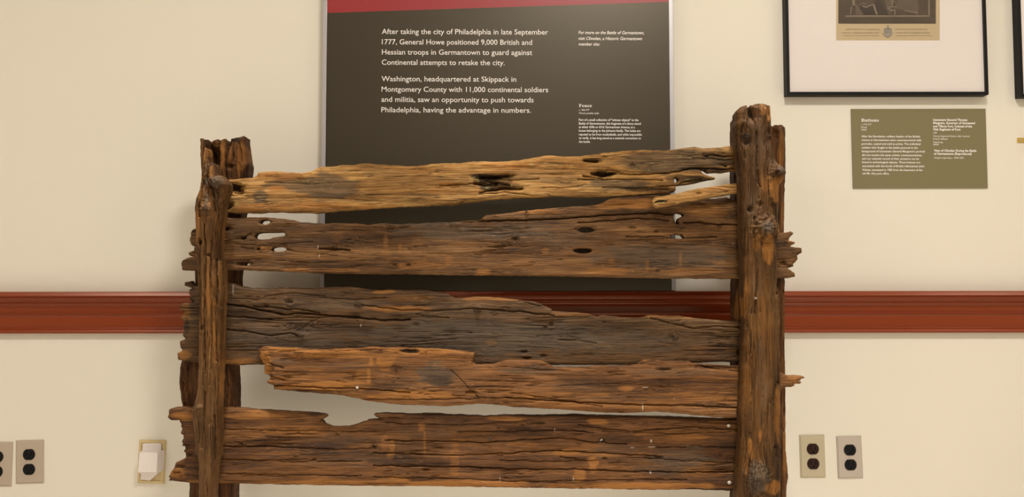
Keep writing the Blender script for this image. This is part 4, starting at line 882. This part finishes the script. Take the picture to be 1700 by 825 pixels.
wood('front_post', frontL, fr, .066, M_WP, fence, grain='v', step=1.2, seed=71, hw=15, rd=.020, rough=1.15, jl=.9, je=1.6,
     cracks=[([(339, 372), (341, 430), (338, 520), (340, 620)], 1.5, 7), ([(331, 395), (330, 470), (332, 560)], 1.3, 5), ([(350, 400), (349, 480), (351, 560), (347, 640)], 1.3, 5), ([(357.5, 430), (359, 470), (356, 520), (357, 600)], 1.7, 8), ([(340, 650), (338, 700), (334, 745)], 1.5, 6), ([(355, 690), (354.5, 730), (353, 765)], 1.8, 9), ([(352, 300), (355, 330), (357, 350)], 1.6, 7), ([(337, 300), (333, 330), (330, 360)], 1.6, 7), ([(343, 275), (344, 300), (350, 312)], 1.6, 8), ([(338, 590), (336, 640)], 1.2, 5), ([(328, 690), (330, 735)], 1.3, 5)],
     pits=[(330.5, 402, 3.2, 4.5, 10), (345, 423.5, 2.8, 2.4, 6), (334, 544, 2.5, 5, 6), (348, 322, 4, 10, 3), (347, 700, 3, 6, 3), (341, 312, 4, 12, 3)],
     bumps=[(362, 302, 13, 12, 16), (344, 347, 11, 12, 7), (331.5, 677.5, 5, 5, 6), (333, 320, 7, 26, 4)],
     knots=[(362, 303, 10), (345, 348, 11), (331.5, 677.5, 5), (340, 290, 4)],
     stain_tones=[('g', 362, 303, 12, 12, .8), ('g', 341, 302, 6, 8, .7), ('g', 345, 330, 4, 14, .6), ('o', 330, 310, 6, 30, .4), ('o', 349, 330, 4, 20, .35), ('o', 325, 370, 6, 40, .55), ('o', 356, 380, 8, 40, .3), ('o', 346, 470, 5, 70, .4), ('o', 337, 255, 5, 18, .5), ('o', 350, 283, 5, 16, .4), ('g', 340, 440, 10, 60, .2), ('g', 345, 680, 12, 100, .25), ('o', 362, 650, 3, 60, .4), ('g', 345, 347, 8, 8, .4), ('d', 345, 349, 5, 6, .4), ('d', 331.5, 677, 5, 5, .4), ('o', 355, 550, 3, 60, .35)])
frontR = [(1226.7, 184), (1233, 174.3), (1238, 172), (1243.6, 171.2), (1245.6, 178), (1246.6, 186), (1248.6, 192.5), (1251.6, 192.5), (1250.5, 184), (1248.6, 176), (1249.5, 170.5), (1256, 169.8), (1264.9, 167.8), (1274, 169), (1282.7, 172), (1284.8, 192.4), (1285.2, 234.9), (1290, 260), (1297, 270), (1304, 279), (1306.5, 288), (1303.5, 296), (1298.8, 304), (1296.7, 319.7), (1297, 345), (1294.6, 383), (1294, 440), (1294.6, 470), (1297.5, 492), (1299, 520), (1299, 576), (1301, 623), (1301, 700), (1300.6, 825), (1300, fy), (1226, fy), (1228, 825), (1231, 769), (1234.8, 719), (1233.5, 690), (1235.8, 663.6), (1237.8, 591), (1239.3, 547), (1240, 515), (1238, 480), (1237.5, 447), (1235.5, 390), (1235, 341), (1233, 290), (1229.7, 264.5), (1225.4, 226), (1224.2, 205), (1226.5, 197)]
wood('front_post', frontR, fr, .078, M_WPR, fence, grain='v', step=1.4, seed=73, hw=24, rd=.026, rough=.9, jl=.9, je=1.5,
     cracks=[([(1250, 188), (1255, 205), (1256, 240), (1257, 280), (1262, 310)], 1.9, 10), ([(1257, 300), (1260, 330)], 1.3, 5), ([(1253, 360), (1254, 420), (1257, 470), (1254, 520)], 1.5, 7), ([(1246, 180), (1244, 200), (1241, 225)], 1.5, 6), ([(1264, 170), (1263, 195)], 1.4, 5), ([(1276, 172), (1279, 195)], 1.3, 5), ([(1271, 195), (1268, 260)], 1.0, 3), ([(1293, 470), (1296, 560), (1295, 640)], 1.5, 6), ([(1246, 540), (1250, 620), (1246, 700)], 1.0, 3), ([(1262, 560), (1266, 660)], .9, 2.5), ([(1288, 640), (1290, 760)], 1.2, 4), ([(1235, 205), (1232, 240), (1238, 262)], 1.5, 5)],
     pits=[(1280, 217, 3, 5, 7), (1282, 228, 2.5, 3, 6), (1246, 347, 3.5, 5, 10), (1262, 339, 5, 5, 4), (1284, 341, 3, 4, 3), (1240, 232, 7, 9, 5), (1288, 744, 3, 3, 5), (1293, 487, 3, 3, 5), (1293, 636, 2.5, 2.5, 5), (1256, 248, 2, 3, 4), (1271, 378, 3, 3, 2), (1236, 213, 6, 8, 4)],
     bumps=[(1273, 382, 19, 20, 17), (1297, 287, 14, 14, 15), (1258, 797, 20, 22, 9), (1270, 420, 14, 40, 4), (1288, 310, 12, 26, 4), (1233, 205, 8, 10, 4), (1255, 495.5, 2.5, 2.5, 3), (1256, 249, 3, 3, 3)],
     knots=[(1273, 381, 12), (1258, 798, 13), (1298, 285, 10), (1240, 228, 10)],
     stain_tones=[('g', 1273, 379, 13, 12, .85), ('g', 1297, 283, 11, 7, .8), ('o', 1276, 415, 16, 28, .75), ('o', 1256, 405, 9, 20, .45), ('o', 1289, 312, 13, 24, .85), ('o', 1270, 305, 16, 20, .35), ('o', 1279, 185, 5, 18, .7), ('o', 1268, 180, 8, 12, .4), ('g', 1262, 790, 26, 30, .55), ('o', 1286, 810, 18, 16, .7), ('o', 1247, 745, 5, 20, .8), ('o', 1262, 725, 4, 14, .5), ('o', 1292, 690, 7, 60, .5), ('o', 1244, 640, 6, 60, .3), ('o', 1280, 560, 8, 60, .25), ('g', 1265, 620, 14, 80, .35), ('g', 1256, 450, 14, 60, .35), ('g', 1250, 345, 14, 40, .35), ('d', 1240, 230, 10, 14, .5), ('g', 1262, 240, 14, 40, .3), ('o', 1242, 420, 4, 50, .25), ('g', 1255, 495, 3, 3, .9), ('o', 1241, 495, 3, 40, .6), ('d', 1258, 798, 9, 9, .3), ('o', 1240, 770, 5, 30, .3), ('g', 1230, 285, 4, 20, .3)])

# --- nails
M_NAIL = simple('pale_nail_head', (0.42, 0.36, 0.29), 0.6, 0.4, metal=0.3)
M_RUST = simple('rusty_nail_head', (0.05, 0.03, 0.02), 0.6, 0.4, metal=0.4, bump=.3)
M_DULL = simple('dull_nail_head', (0.17, 0.145, 0.115), 0.7, 0.3)
def nail(px, py, front, r, mat, head=True):
    bm = bmesh.new(); c = V(px, py, -front); rr = r * (CAM_D - front) / F_PX
    n = 12; rings = []
    for q, y in ((1.0, .006), (1.0, -.0006), (.8, -.0016), (.4, -.0021)):
        rings.append([bm.verts.new(c + Vector((q * rr * math.cos(a) * 1.1, y, q * rr * math.sin(a) * .95))) for a in np.linspace(0, 2 * math.pi, n, endpoint=False)])
    for i in range(len(rings) - 1):
        for j in range(n): bm.faces.new((rings[i][j], rings[i][(j + 1) % n], rings[i + 1][(j + 1) % n], rings[i + 1][j]))
    bm.faces.new(rings[-1]); bm.faces.new(rings[0][::-1])
    return bm_obj('nail', bm, mat, fence, smooth=True)
nail(1209.8, 706.8, .264, 2.7, M_NAIL); nail(1211, 801.3, .264, 3.0, M_NAIL); nail(813.5, 728.5, .264, 2.6, M_RUST); nail(331.5, 677.5, .349, 3.2, M_RUST); nail(1255, 495.5, .347, 2.0, M_DULL)
nail(874, 350.5, .263, 1.6, M_RUST); nail(593, 643.5, .280, 2.4, M_NAIL)

_rails = [o for o in fence.children if o.name.split('.')[0] == 'rail']
for o, t in zip(sorted(_rails, key=lambda o: -max(v.co.z for v in o.data.vertices)), ('tan split top rail with torn right end', 'brown rail pierced by holes near its left end', 'grey weathered rail', 'rust brown rail with broken left end', 'deep brown bottom rail with a notch in its top edge')):
    o['label'] = t
